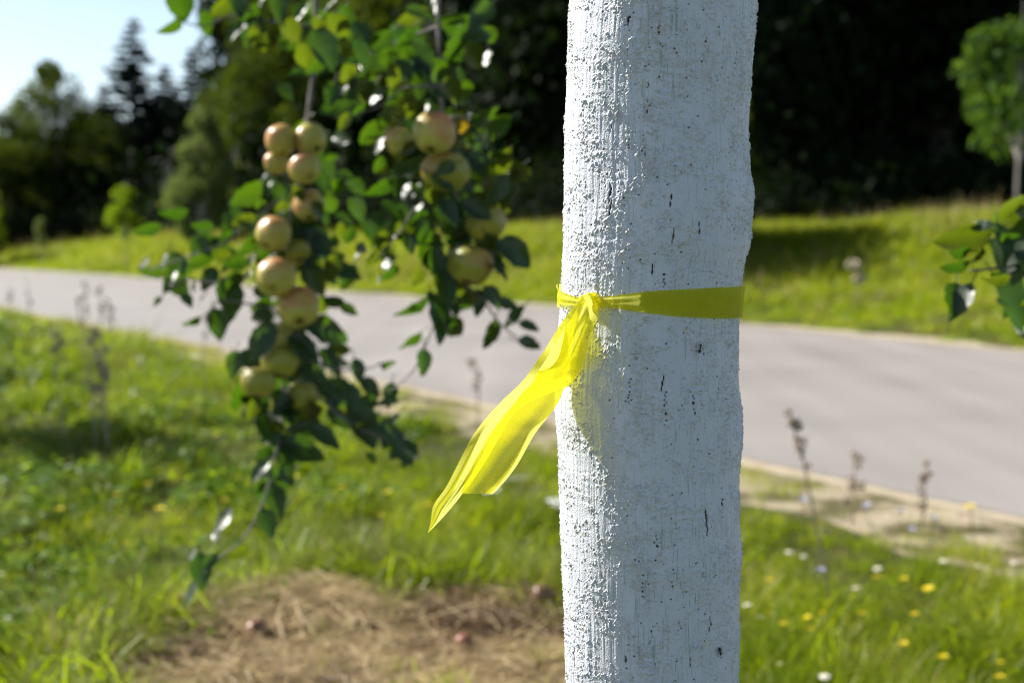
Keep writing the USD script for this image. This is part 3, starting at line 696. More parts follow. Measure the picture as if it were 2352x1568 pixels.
left_b = thing("apple_branch", "leafy apple branch hanging left of the trunk, laden with a column of apples", "branch")
twig(left_b, "stem", [(760, -170, .05), (725, -30, 0), (724, 120, 0), (716, 200, 0), (706, 275, 0), (690, 400, .02), (662, 520, .03), (645, 700, .04), (652, 800, .04), (650, 950, .02), (632, 1050, 0), (612, 1130, 0), (560, 1235, -.02), (470, 1310, -.03), (440, 1370, -.03)], D1, 0.0055, 0.0016)
for pts in ([(655, 545, .03), (580, 520, .02), (510, 560, 0), (430, 590, 0), (340, 620, .02)], [(650, 560, .02), (560, 600, 0), (500, 650, 0), (420, 640, 0), (365, 690, 0)], [(645, 720, .04), (580, 700, 0), (510, 690, -.02), (470, 740, -.02)],
            [(655, 860, .03), (740, 920, 0), (810, 975, -.02), (890, 1010, -.02), (965, 1056, -.02)], [(650, 800, .03), (720, 830, 0), (800, 850, 0), (890, 830, 0)], [(722, 60, 0), (620, 50, .02), (530, 35, .03), (470, 60, .02), (400, 40, .02)], [(680, 430, .02), (600, 490, .02), (540, 540, .02)]):
    twig(left_b, "twig", pts, D1, 0.0035, 0.0012)
LEFT = """415 8 80 95 b;393 62 150 62 b;472 55 60 66 b;505 20 120 60 o;548 12 90 74 d;582 36 70 60 b;640 14 95 84 d;600 60 40 50 b;690 30 120 80 b;668 70 60 70 o;712 88 100 70 d;735 60 80 60 o
565 445 105 92 b;398 488 200 66 b;336 527 185 66 b;465 520 190 52 b;600 470 60 50 b;690 290 95 44 b;762 360 60 58 b;785 428 20 60 s;796 408 10 50 d;605 410 90 24 s;622 426 60 24 s;612 440 80 30 d;655 440 90 50 d
572 566 150 62 b;540 605 160 62 b;505 585 200 56 o;480 640 120 60 d;525 688 98 112 d;500 742 80 76 d;440 738 150 46 b;378 602 100 46 s;402 634 80 26 s;352 622 182 66 b;362 692 120 26 d;330 606 160 36 s;420 612 90 40 d;445 660 60 30 s;460 690 100 30 s;385 655 100 36 d;520 610 100 40 s;430 690 70 40 d
735 556 62 96 d;722 640 60 86 d;792 626 8 84 d;768 690 40 56 b;802 712 20 44 d;752 762 15 116 d;700 800 60 90 d;602 786 118 96 d;538 836 100 62 d;552 900 95 112 b;760 832 40 80 d;724 874 60 90 d;822 850 70 56 d;850 890 60 56 d;892 836 40 50 b;896 906 100 60 d;838 978 70 112 d;900 1004 20 80 d;926 1046 30 62 d;852 1052 90 34 d;942 1056 0 54 s
700 972 15 116 d;620 982 80 96 d;746 1004 40 84 d;690 1034 10 120 d;650 930 80 80 d;622 1078 110 76 o;632 1148 80 84 d;606 1190 172 92 o;515 1190 245 60 s;498 1222 240 44 s;440 1274 120 32 s;462 1312 100 84 d;438 1362 95 62 s;540 1266 160 66 o;480 1290 130 50 d;580 1100 120 50 o;660 1090 60 56 d
600 590 100 50 b;655 600 80 60 d;700 530 60 70 d;730 480 40 56 b;560 640 150 50 s;575 600 120 30 s;640 770 70 60 d;690 770 30 50 o;600 720 150 50 d;770 590 20 56 b;740 700 70 60 o;660 850 80 60 d;780 800 30 60 o;700 830 40 60 d;580 940 100 60 o;560 860 120 40 s;720 600 30 50 o;740 420 30 60 d;760 470 60 60 b;650 470 120 50 o;690 450 60 40 b;560 510 170 60 o;520 545 160 40 b"""
RIGHT = """752 20 130 62 s;790 208 140 62 s;745 112 60 100 d;700 130 80 70 o;780 60 60 80 o;870 96 150 72 b;890 134 90 64 b;945 108 110 96 b;1045 52 195 90 b;1046 112 78 104 b;1090 130 60 80 o;820 250 120 46 b;850 310 100 86 b;872 334 100 46 s;840 210 100 60 o;902 222 110 60 b;962 182 95 96 d;982 246 90 26 s;1062 286 80 50 y;1055 262 60 36 o;1112 265 8 84 b;1082 254 60 34 s;1120 312 60 86 b;1142 362 40 64 b;1160 392 25 112 o;1192 400 60 76 o;800 170 60 80 o;830 130 80 80 d;900 180 80 70 o;930 160 60 60 d;880 270 80 60 b;940 250 100 50 o;1000 210 80 70 d;1040 210 60 70 o;790 280 120 46 o;760 230 120 50 d
870 430 160 74 b;932 440 110 44 s;922 392 150 70 d;928 470 100 34 s;900 482 60 66 d;850 532 80 66 d;905 525 60 66 d;852 600 90 56 o;872 640 60 26 s;962 502 80 60 b;1040 482 20 104 d;1000 445 60 76 o;985 572 100 92 b;968 530 90 56 d;1062 540 60 76 d;1112 470 20 90 o;1150 480 60 90 o;1182 582 20 96 d;1140 612 60 80 d;1024 662 98 96 d;1075 690 70 76 b;1008 740 95 108 d;945 706 155 86 b;1042 752 45 88 b;940 782 110 70 b;972 832 100 64 d;1125 770 100 74 b;1132 684 40 66 d;1164 700 -8 54 d;1182 726 150 66 s;1216 750 -12 50 d;1216 790 25 54 d;820 480 60 60 d;800 540 90 50 b;880 560 60 60 o;940 560 80 50 d;830 570 40 40 s;900 600 80 36 s;1000 600 100 70 d;1010 500 80 60 d;960 640 100 56 o;1090 440 30 76 d;1080 470 40 60 d;1130 440 40 70 o;820 430 40 50 d;780 530 100 40 o;1050 660 60 60 o;990 690 100 50 d;1100 560 80 60 d;960 380 160 80 d;940 340 140 50 o;870 380 100 50 b;1130 560 60 60 o"""
for txt, root, d in ((LEFT, left_b, D1), (RIGHT, None, D2)):
    if root is None:
        right_b = root = thing("apple_branch", "leafy apple branch hanging close left of the trunk, with five paler apples", "branch")
        twig(root, "stem", [(1030, -190, .05), (1006, -30, 0), (1008, 100, 0), (1016, 250, .03), (1030, 400, .06), (1062, 480, .06), (1050, 600, .06), (1035, 680, .04), (1000, 740, .02), (950, 850, 0), (890, 900, 0)], D2, 0.0046, 0.0012)
        for pts in ([(1010, 60, 0), (930, 90, .02), (860, 120, .02), (790, 190, .02)], [(1015, 200, .02), (940, 200, 0), (860, 250, 0), (820, 260, 0)], [(1035, 420, .06), (960, 470, .02), (920, 530, 0), (860, 600, 0)],
                    [(1060, 480, .06), (1120, 420, .02), (1190, 390, 0)], [(1045, 640, .06), (1110, 690, 0), (1150, 745, 0), (1215, 790, 0)], [(1020, 270, .03), (1080, 270, 0), (1130, 280, 0)], [(1060, 520, .06), (1130, 560, .02), (1190, 590, 0)]):
            twig(root, "twig", pts, D2, 0.003, 0.0011)
    for item in txt.replace("\n", ";").split(";"):
        x, y, a, l, c = item.split()
        add_leaf(root, float(x), float(y), float(a), float(l), c, d)
edge_b = thing("apple_branch", "glossy apple leaves entering at the right edge of the picture", "branch")
D3 = 1.95
twig(edge_b, "stem", [(2560, 330, .05), (2450, 470, 0), (2380, 560, 0), (2330, 610, 0), (2270, 618, 0), (2228, 622, 0)], D3, 0.005, 0.0016)
for item in """2318 488 -25 120 o;2380 470 -10 120 o;2215 545 165 130 o;2256 518 10 56 s;2335 565 100 170 s;2300 560 95 110 d;2348 600 100 120 s;2205 578 185 58 b;2196 612 165 64 b;2206 694 112 96 s;2190 690 105 90 d;2325 690 65 150 d;2350 745 100 70 s;2390 640 60 160 d;2420 560 30 150 o;2290 640 150 60 o;2400 760 90 120 o;2245 590 100 50 o""".split(";"):
    x, y, a, l, c = item.split()
    add_leaf(edge_b, float(x), float(y), float(a), float(l), c, D3)

def fill(root, spots, depth, n, seed):
    q = np.random.default_rng(seed)
    w = np.array([r for *_, r in spots], float); w /= w.sum()
    for _ in range(n):
        x0, y0, x1, y1, spread, _w = spots[q.choice(len(spots), p=w)]
        t = q.random()
        px, py = x0 + (x1 - x0) * t + q.normal(0, spread), y0 + (y1 - y0) * t + q.normal(0, spread)
        c = q.choice(list("dddddddbbbosf"))
        add_leaf(root, px, py, q.uniform(20, 160), q.uniform(30, 50) if c == "s" else q.uniform(44, 84), c, depth + q.normal(0.09, 0.06))
fill(left_b, [(700, 20, 700, 180, 70, 20), (690, 420, 650, 600, 45, 26), (640, 620, 655, 960, 42, 34), (560, 530, 380, 610, 32, 18), (740, 880, 940, 1040, 22, 14), (650, 980, 630, 1120, 25, 8), (600, 20, 760, 60, 60, 10), (720, 580, 800, 560, 40, 10)], D1, 135, 501)
fill(left_b, [(655, 860, 690, 1010, 34, 20), (640, 960, 620, 1090, 26, 16), (628, 1080, 615, 1200, 14, 8), (600, 900, 570, 960, 20, 6), (760, 900, 860, 990, 18, 8)], D1 - .05, 42, 511)
fill(right_b, [(1000, 40, 1000, 230, 70, 24), (860, 110, 800, 260, 42, 22), (1040, 250, 1080, 440, 60, 24), (1040, 460, 1040, 660, 50, 30), (920, 480, 880, 580, 45, 18), (1100, 430, 1180, 390, 25, 8), (1010, 680, 1080, 720, 35, 10)], D2, 135, 502)
fill(edge_b, [(2330, 540, 2360, 720, 35, 10)], D3, 12, 503)

# ------------------------------------------------------------------ grass, herbs, straw
def blade(q, o, hgt, w, lean, ang, segs=3):
    t = np.linspace(0, 1, segs + 1)
    d = np.array([math.cos(ang), math.sin(ang)])
    face = ang + q.uniform(-0.9, 0.9) + math.pi / 2
    s = np.array([math.cos(face), math.sin(face), 0]) * w / 2
    v = []
    for k in t:
        c = np.array([o[0] + d[0] * lean * hgt * k ** 1.8, o[1] + d[1] * lean * hgt * k ** 1.8, hgt * (k - 0.35 * min(lean, 1.2) * k ** 2.5)])
        ww = (1 - k) ** 0.6
        if k < 1:
            v += [c - s * ww, c + s * ww]
        else:
            v += [c]
    f = []
    for k in range(segs - 1):
        f += [[2*k, 2*k+1, 2*k+3], [2*k, 2*k+3, 2*k+2]]
    k = segs - 1
    f += [[2*k, 2*k+1, 2*k+2]]
    return np.array(v), np.array(f)
def tuft(seed, n, rad, h0, h1, w, lean0, lean1, segs=3):
    q = np.random.default_rng(seed)
    return join([blade(q, q.normal(0, rad, 2), q.uniform(h0, h1), w * q.uniform(0.6, 1.3), q.uniform(lean0, lean1), q.uniform(0, 2 * np.pi), segs) for _ in range(n)])
def herb(seed, n, rad, hgt, size):
    q = np.random.default_rng(seed)
    out = []
    for _ in range(n):
        a, r = q.uniform(0, 2 * np.pi), rad * math.sqrt(q.random())
        p = np.array([math.cos(a) * r, math.sin(a) * r, q.uniform(0.3, 1) * hgt])
        ang = a + q.normal(0, 0.6)
        ax = np.array([math.cos(ang), math.sin(ang), q.uniform(-0.5, 0.4)])
        s = np.array([-math.sin(ang), math.cos(ang), q.normal(0, 0.35)])
        L = size * q.uniform(0.6, 1.3)
        nn = np.cross(ax, s)
        v = np.array([p, p + ax * L * .4 + s * L * .3 + nn * L * .06, p + ax * L * .4 - s * L * .3 + nn * L * .06, p + ax * L * .45, p + ax * L * .8 + s * L * .2 - nn * L * .05, p + ax * L * .8 - s * L * .2 - nn * L * .05, p + ax * L - nn * L * .1])
        out.append((v, np.array([[0, 3, 1], [0, 2, 3], [1, 3, 4], [3, 2, 5], [3, 6, 4], [3, 5, 6]])))
    return join(out)
def sample(n, x0, x1, y0, y1, q):
    return q.uniform(x0, x1, n), q.uniform(y0, y1, n)
def in_view(x, y, slack=1.35, pad=0.4):
    return np.abs(x) < y * 0.36 * slack + pad
q = np.random.default_rng(21)
GR = [(tuft(31, 44, .055, .07, .19, .0062, .2, 1.2), "grass_green"), (tuft(32, 44, .055, .06, .17, .006, .3, 1.4), "grass_yellow"), (tuft(33, 36, .05, .10, .28, .0068, .6, 1.8, 4), "grass_green"),
      (tuft(34, 26, .05, .10, .24, .003, .2, 1.0), "grass_dry"), (herb(35, 26, .09, .09, .048), "herb_leaf"), (herb(36, 20, .10, .13, .065), "herb_leaf"), (tuft(37, 40, .06, .03, .09, .004, .3, 1.4), "grass_yellow")]
# this side of the road
x, y = q.uniform(-11, 6, 36000), 2.9 + 22 * q.random(36000) ** 1.6
sn, sf = side(x, y)
keep = in_view(x, y) & (sn > 0.18) & ~in_bed(x, y, -0.02)
keep &= (sn > np.where(x < .9, 0.40, 0.85)) | ((meshkit.fbm(np.stack([x * 2.2, y * 2.2, 0 * x + 3], 1), 3, 91) > 0.52 - 0.12 * sn) & (q.random(len(x)) < .9)) | (q.random(len(x)) < .2)
x, y, sn = x[keep], y[keep], sn[keep]
n = len(x)
pn = meshkit.fbm(np.stack([x * 0.9, y * 0.9, 0 * x], 1), 3, 40)
pd = meshkit.fbm(np.stack([x * 1.3, y * 1.3, 0 * x + 5], 1), 2, 44)
u = q.random(n)
idx = np.where(u < 0.36, 0, np.where(u < 0.58, 2, np.where(u < 0.74, 1, 3)))
idx = np.where((pd > np.where(x < -.3, 0.46, 0.9)) & (q.random(n) < 0.65), np.where(q.random(n) < .5, 4, 5), idx)
idx = np.where((x > 0.5) & (q.random(n) < 0.35), 1, idx)
idx = np.where((idx == 3) & (q.random(n) < 0.55), 1, idx)
vp = meshkit.fbm(np.stack([x * 2.2, y * 2.2, 0 * x + 3], 1), 3, 91)
idx = np.where(sn < 0.9, np.where(q.random(n) < 0.5, 6, np.where(q.random(n) < .7, 1, 3)), idx)
pc = meshkit.fbm(np.stack([x * 3.4, y * 2.4, 0 * x + 9], 1), 2, 48)
keep2 = (pc > 0.42) | (q.random(n) < .35) | (sn < 1.1)
sc = (0.05 + 0.8 * pn + 1.9 * np.clip(pc - .34, 0, 1)) * q.uniform(0.75, 1.3, n) * np.clip(y / 9, 0.9, 1.5) * np.where(x > 0.3, 0.85, 0.88) * np.clip(0.62 + sn / 4, 0.62, 1.05)
x, y, sc, idx = x[keep2], y[keep2], sc[keep2], idx[keep2]; n = len(x)
scatter("grass", GR, idx, np.stack([x, y, height(x, y) - 0.005], 1), q.uniform(0, 6.28, n), sc, "lush green meadow grass and herbs on this side of the road", "grass", (np.full(n, 0.9) + q.normal(0, .5, n), np.abs(q.normal(0.12, 0.15, n))))
# a rim of taller rough grass round the bed
m = 560
x, y = bed_xy(q.uniform(0.94, 1.2, m), q.uniform(0, 2 * np.pi, m))
scatter("bed_edge_grass", GR, q.choice([0, 2, 2, 3, 1], m), np.stack([x, y, height(x, y)], 1), q.uniform(0, 6.28, m), q.uniform(0.7, 1.3, m), "taller rough grass along the rim of the dry mulch", "grass", (q.uniform(0, 6.28, m), np.abs(q.normal(0.15, 0.15, m))))
# sprigs in the bed
m = 170
x, y = bed_xy(np.sqrt(q.random(m)) * 0.95, q.uniform(0, 2 * np.pi, m))
scatter("weed_sprigs", GR, q.choice([4, 6, 0, 3], m), np.stack([x, y, bed_z(x, y)], 1), q.uniform(0, 6.28, m), q.uniform(0.3, 0.85, m), "green weed sprigs coming up through the dry mulch", "weeds")
# straw
def straws(seed, n, spread, l0, l1):
    s = np.random.default_rng(seed)
    out = []
    for _ in range(n):
        c = np.array([*s.normal(0, spread, 2), s.uniform(0, .014)])
        a, L, w = s.uniform(0, 6.28), s.uniform(l0, l1), s.uniform(.0006, .0018)
        d = np.array([math.cos(a), math.sin(a), s.normal(0, .07)])
        sd = np.array([-math.sin(a), math.cos(a), s.normal(0, .5)]) * w
        k = np.array([-math.sin(a), math.cos(a), 0.4]) * L * s.normal(0, .22)
        p = [c - d * L / 2, c + k, c + d * L / 2]
        out.append((np.array([p[0] - sd, p[0] + sd, p[1] - sd, p[1] + sd, p[2] - sd, p[2] + sd]), np.array([[0, 1, 3], [0, 3, 2], [2, 3, 5], [2, 5, 4]])))
    return join(out)
ST = [(straws(60 + k, 80, .075, .05, .26), "straw" if k < 2 else "old_straw") for k in range(4)]
m = 5200
x, y = bed_xy(np.sqrt(q.random(m)) * np.where(q.random(m) < .06, 1.08, 0.90), q.uniform(0, 2 * np.pi, m))
den = meshkit.fbm(np.stack([x * 4.5, y * 4.5, 0 * x], 1), 3, 21) + (meshkit.fbm(np.stack([x * 9, y * 9, 0 * x], 1), 2, 61) - .5) * .3
rb = np.hypot((x - BED[0]) / BED_X, (y - BED[1]) / BED_Y)
keep = ((den > 0.455 + 0.22 * np.clip((rb - .66) / .3, 0, 1)) | (q.random(m) < .05)) & (y > 2.4)
kind = np.where(meshkit.fbm(np.stack([x * 3, y * 3, 0 * x + 2], 1), 2, 63) + q.normal(0, .12, m) > .60, q.integers(2, 4, m), q.integers(0, 2, m))[keep]
x, y = x[keep], y[keep]; m = len(x)
scatter("dry_grass_mulch", ST, kind, np.stack([x, y, bed_z(x, y) + 0.006], 1), q.uniform(0, 6.28, m), q.uniform(0.7, 1.3, m), "dry tan cut grass lying as mulch below the apple branches", "mulch")
# beyond the road
BG = [(tuft(51, 60, .16, .10, .30, .012, .2, 1.1), "bank_grass"), (tuft(52, 50, .16, .08, .26, .012, .3, 1.2), "grass_yellow"), (tuft(53, 30, .14, .15, .42, .008, .2, .9), "grass_dry"), (tuft(54, 60, .16, .08, .22, .012, .3, 1.2), "grass_green")]
x, y = q.uniform(-46, 22, 60000), q.uniform(9, 72, 60000)
sn, sf = side(x, y)
keep = in_view(x, y, 1.3, 1.0) & (sf > 0.05) & (sf < 22) & (q.random(len(x)) < np.clip(28 / y, 0.3, 1))
x, y, sf = x[keep], y[keep], sf[keep]; n = len(x)
pd = meshkit.fbm(np.stack([x * .35, y * .35, 0 * x], 1), 3, 70)
idx = np.where(q.random(n) < 0.06 + (pd > .56) * .12, 2, np.where(sf < 2.4, np.where(q.random(n) < .7, 3, 1), q.choice([0, 0, 1], n)))
sc = q.uniform(0.7, 1.3, n) * (0.6 + 0.9 * pd) * np.clip(0.35 + sf / 2.5, 0.35, 1.25) * np.clip(y / 30, .9, 1.6)
scatter("bank_grass", BG, idx, np.stack([x, y, height(x, y) - .01], 1), q.uniform(0, 6.28, n), sc, "sunlit yellow green grass on the bank across the road", "grass")

# ------------------------------------------------------------------ flowers
def petal_disc(rad, n, cup, seed):
    s = np.random.default_rng(seed); out = []
    for k in range(n):
        a = k * 2 * np.pi / n + s.normal(0, .06)
        d, e = np.array([math.cos(a), math.sin(a), 0]), np.array([-math.sin(a), math.cos(a), 0])
        w = rad * 2.4 / n
        out.append((np.array([d * rad * .15 - e * w * .4, d * rad * .15 + e * w * .4, d * rad * .8 - e * w + [0, 0, cup * rad], d * rad * .8 + e * w + [0, 0, cup * rad], d * rad + [0, 0, cup * rad * 1.1]]), np.array([[0, 2, 1], [1, 2, 3], [2, 4, 3]])))
    return join(out)
def flower_proto(name, petal, rad, stem_h, n=13, centre=None, cup=0.2):
    P = proto(name)
    part(P, "bloom", join([(petal_disc(rad, n, cup, 3)[0] + [0, 0, stem_h], petal_disc(rad, n, cup, 3)[1]), (petal_disc(rad * .65, n - 3, cup * 2.2, 4)[0] + [0, 0, stem_h + .002], petal_disc(rad * .65, n - 3, cup * 2.2, 4)[1])]), petal)
    part(P, "stem", tube([[0.02, 0, 0], [0.008, 0.004, stem_h * .6], [0, 0, stem_h]], .0013, 5), "green_stem")
    if centre:
        part(P, "disc", blob(np.array([0, 0, stem_h + .003]), np.array([rad * .3, rad * .3, rad * .15]), np.eye(3)), centre)
    return P.GetPath()
YF = flower_proto("hawkbit", "yellow_petal", 0.017, 0.20)
WF = flower_proto("daisy", "white_petal", 0.013, 0.17, 15, "yellow_petal", 0.05)
LF = flower_proto("pale_flower", "lilac_petal", 0.016, 0.22, 10, None, 0.5)
P = proto("umbel")
um = []
for k in range(34):
    a, r = k * 2.4, 0.055 * math.sqrt(k / 34)
    um.append((petal_disc(.0085, 6, .1, k)[0] + [math.cos(a) * r, math.sin(a) * r, .30 + .006 * math.cos(k)], petal_disc(.0085, 6, .1, k)[1]))
part(P, "umbel_head", join(um), "white_petal")
part(P, "stem", tube([[0, 0, 0], [.01, 0, .15], [0, 0, .285]], .0018, 5), "green_stem")
for k in range(9):
    a = k * 2 * np.pi / 9
    part(P, "spoke", tube([[0, 0, .285], [math.cos(a) * .04, math.sin(a) * .04, .298]], .0009, 4), "green_stem")
UF = P.GetPath()
def plant_flower(path, name, px, py, stem, label, group, scale=1.0):
    """Stands so that its bloom shows at the pixel."""
    d = ray(px, py)
    zt = stem * scale
    t = (EYE - zt) / -d[2]
    for _ in range(6):
        g = d[:2] * t
        t = (EYE - zt - float(height(np.array(g[0]), np.array(g[1])))) / -d[2]
    g = d[:2] * t
    tilt = (float(rng.uniform(-14, 14)), float(rng.uniform(-14, 14)), float(rng.uniform(0, 360)))
    copy_of(path, name, label, "flower", (g[0], g[1], float(height(np.array(g[0]), np.array(g[1])))), tilt, scale, group)
for px_, py_ in ((236, 1136), (305, 1190), (370, 1165), (138, 1168), (255, 960), (335, 940), (500, 997), (590, 1060), (300, 1250), (55, 1010), (100, 800), (160, 875), (420, 1080), (350, 1110), (700, 1090), (770, 1120), (530, 1150)):
    plant_flower(YF, "yellow_flower", px_, py_, .20, "small yellow flower in the grass left of the hanging apples", "yellow flowers left of the hanging apples", rng.uniform(.8, 1.15))
for px_, py_ in ((912, 1130), (1005, 1160), (1100, 1105), (850, 1180)):
    plant_flower(YF, "yellow_flower", px_, py_, .20, "small yellow flower in the grass under the ribbon tails", "yellow flowers under the ribbon tails", rng.uniform(.8, 1.1))
for px_, py_, s in ((2037, 1327, 1.0), (2083, 1328, 1.0), (2160, 1338, 1.25), (2108, 1414, 1.05), (2003, 1414, 1.05), (2060, 1460, 1.0), (2162, 1510, 1.1), (1760, 1330, 1.0), (1788, 1433, 1.0), (1880, 1410, .9), (1853, 1402, .9), (2280, 1525, 1.0), (1830, 1440, .9), (2300, 1560, 1.1)):
    plant_flower(YF, "yellow_flower", px_, py_, .20, "yellow flower in the grass right of the white trunk", "yellow flowers right of the white trunk", s * .78)
for px_, py_ in ((1840, 1272), (1805, 1265), (2045, 1300), (1995, 1350), (2175, 1282), (2135, 1240), (1735, 1385), (1722, 1418), (1800, 1530), (1900, 1540), (2340, 1290), (2240, 1300)):
    plant_flower(WF, "daisy", px_, py_, .17, "small white daisy in the grass right of the white trunk", "white daisies right of the white trunk", rng.uniform(.75, 1.05))
for px_, py_ in ((2040, 1175), (2115, 1190), (1845, 1140), (1850, 1312), (2015, 1150), (2060, 1215)):
    plant_flower(LF, "pale_flower", px_, py_, .22, "pale lilac flower on the sandy verge right of the trunk", "lilac flowers on the sandy verge", 1.0)
for k, (px_, py_, s, lab) in enumerate(((1217, 1098, 1.0, "white umbel flower right of the ribbon tails, the higher of two"), (1257, 1143, .8, "white umbel flower touching the trunk's left side, the lower of two"), (1150, 1120, .6, "small white umbel half behind the ribbon tail's cut end"),
                                       (710, 808, .8, "white umbel flower by the road behind the left branch"), (165, 790, .8, "white umbel flower among the dry weeds at far left"), (437, 815, .7, "pale umbel flower at the road's edge left of the hanging apples"))):
    plant_flower(UF, "umbel_flower", px_, py_, .30, lab, None, s)
plant_flower(YF, "yellow_flower", 2250, 1164, .20, "tall yellow flower standing out against the road at far right", None, 1.3)

# ------------------------------------------------------------------ dry weeds
def weed(pts, depth, label, seeds, r=.0035, size=.012, cat="weed", seed=1, name="dry_weed", grain="seed_head", stem="dry_stem"):
    s = np.random.default_rng(seed)
    p = smooth_path([at(a, b, depth) for a, b in pts], 24)
    p[:, 1] += np.linspace(0, 1, 24) * s.normal(0, .06)
    g = p[-1]; root = thing(name, label, cat)
    p = np.vstack([p, [[g[0] + .02, g[1], float(height(np.array(g[0]), np.array(g[1])))]]])
    part(root, "stem", tube(p, np.linspace(r * .6, r * 1.3, len(p)), 6), stem)
    for k in range(seeds):
        f = s.random() ** 1.6 * 0.62
        c = p[int(f * 23)]
        out, nn = [], 5
        d = np.array([s.normal(), s.normal(), s.uniform(.1, 1.0)]); d /= np.linalg.norm(d)
        L = size * s.uniform(1, 3.2) * (.4 + f)
        for j in range(nn):
            e = c + d * L + s.normal(0, size * .55, 3)
            out.append(blob(e, size * s.uniform(.3, .62) * np.array([1, 1, 1.2]), np.eye(3)))
        out.append(tube([c, c + d * L], r * .35, 4))
        part(root, "seed_head", join(out), grain)
weed([(1812, 945), (1820, 975), (1838, 1020), (1850, 1060), (1865, 1130), (1880, 1200), (1900, 1290), (1925, 1400), (1950, 1540)], 4.1, "tall crooked dry weed against the road, nearest the trunk on its right", 13, .004, .011, seed=3)
weed([(1968, 1035), (1962, 1070), (1960, 1110), (1955, 1170), (1950, 1230)], 5.7, "middle one of three dry weeds against the road right of the trunk", 9, .0038, .014, seed=5)
weed([(2130, 1072), (2122, 1110), (2126, 1150), (2115, 1210), (2110, 1260)], 5.6, "third dry weed from the trunk, standing against the road at right", 10, .0038, .014, seed=7)
weed([(1090, 830), (1098, 860), (1100, 900), (1098, 950), (1095, 1000)], 8.2, "thin dry weed by the road between ribbon and right apple branch", 8, .004, .014, seed=9)
weed([(1075, 825), (1088, 850), (1096, 890), (1099, 960)], 8.25, "short dry weed touching the thin weed by the road", 4, .003, .012, seed=10)
for k, (x0, y0, d, lab) in enumerate(((20, 660, 10.5, "leftmost dry stalk against the road at the picture's left edge"), (60, 640, 10.6, "second faint dry stalk from the left edge against the road"), (195, 650, 9.6, "upright dry weed against the road, left one of the left tangle"), (225, 665, 9.5, "bushy dry weed in the middle of the left tangle"),
                                       (250, 690, 9.4, "dry weed at the right of the left tangle by the road"), (178, 690, 9.7, "lower dry weed in front of the left tangle"), (470, 720, 9.0, "single thin dry stalk on the verge left of the hanging apples"))):
    weed([(x0, y0), (x0 + 6, y0 + 40), (x0 + 3, y0 + 85), (x0 + 10, y0 + 140)], d, lab, 9 if k in (2, 3, 4, 5) else 4, .0032, .013, seed=20 + k)
for k, (x0, y0, lab) in enumerate(((215, 760, "dark seed heads of a brown thistle, upper left of the dark clump"), (245, 800, "brown thistle with dark heads, right of the dark clump by the verge"), (130, 770, "brown thistle left of the dark clump in the left meadow"), (230, 830, "lowest brown thistle of the dark clump in the left meadow"))):
    weed([(x0, y0), (x0 + 4, y0 + 40), (x0 - 2, y0 + 90), (x0 + 4, y0 + 130)], 7.6, lab, 9, .004, .016, seed=40 + k, name="thistle", cat="thistle")
weed([(2120, 700), (1958 + 2, 610), (1965, 640), (1966, 690)][1:], 19.5, "pale seeding plant standing on the sunlit bank across the road", 8, .010, .055, seed=60, name="seeding_plant", grain="sand")

# ------------------------------------------------------------------ trees
def leaf_cloud(pts, size, seed, droop=0.3):
    """Leaf-sized faces, one at each point, bent along the middle."""
    s = np.random.default_rng(seed)
    n = len(pts)
    a = s.normal(size=(n, 3)); a[:, 2] -= droop; a /= np.linalg.norm(a, axis=1, keepdims=True)
    b = np.cross(a, s.normal(size=(n, 3))); b /= np.linalg.norm(b, axis=1, keepdims=True)
    c = np.cross(a, b)
    L = (size * s.uniform(.6, 1.4, n))[:, None]
    v = np.stack([pts - a * L * .5, pts + b * L * .36 + c * L * .1, pts + a * L * .6, pts - b * L * .36 + c * L * .1], 1).reshape(-1, 3)
    i = np.arange(n)[:, None] * 4
    return v, np.vstack([i + [0, 1, 2], i + [0, 2, 3]])
def crown_points(seed, n, lobes, shape, shell=0.55):
    """Points in clumps: many lobes inside the crown's outline, denser towards each lobe's skin."""
    s = np.random.default_rng(seed)
    c = []
    while len(c) < lobes:
        p = s.uniform(-1, 1, 3)
        if np.linalg.norm(p) < 1:
            c.append(p * shape(p)[0] + shape(p)[1])
    c = np.array(c)
    k = s.integers(0, lobes, n)
    d = s.normal(size=(n, 3)); d /= np.linalg.norm(d, axis=1, keepdims=True)
    r = s.uniform(shell, 1.0, n) ** 0.7
    rad = s.uniform(.6, 1.25, lobes)
    return c, k, d * r[:, None], rad
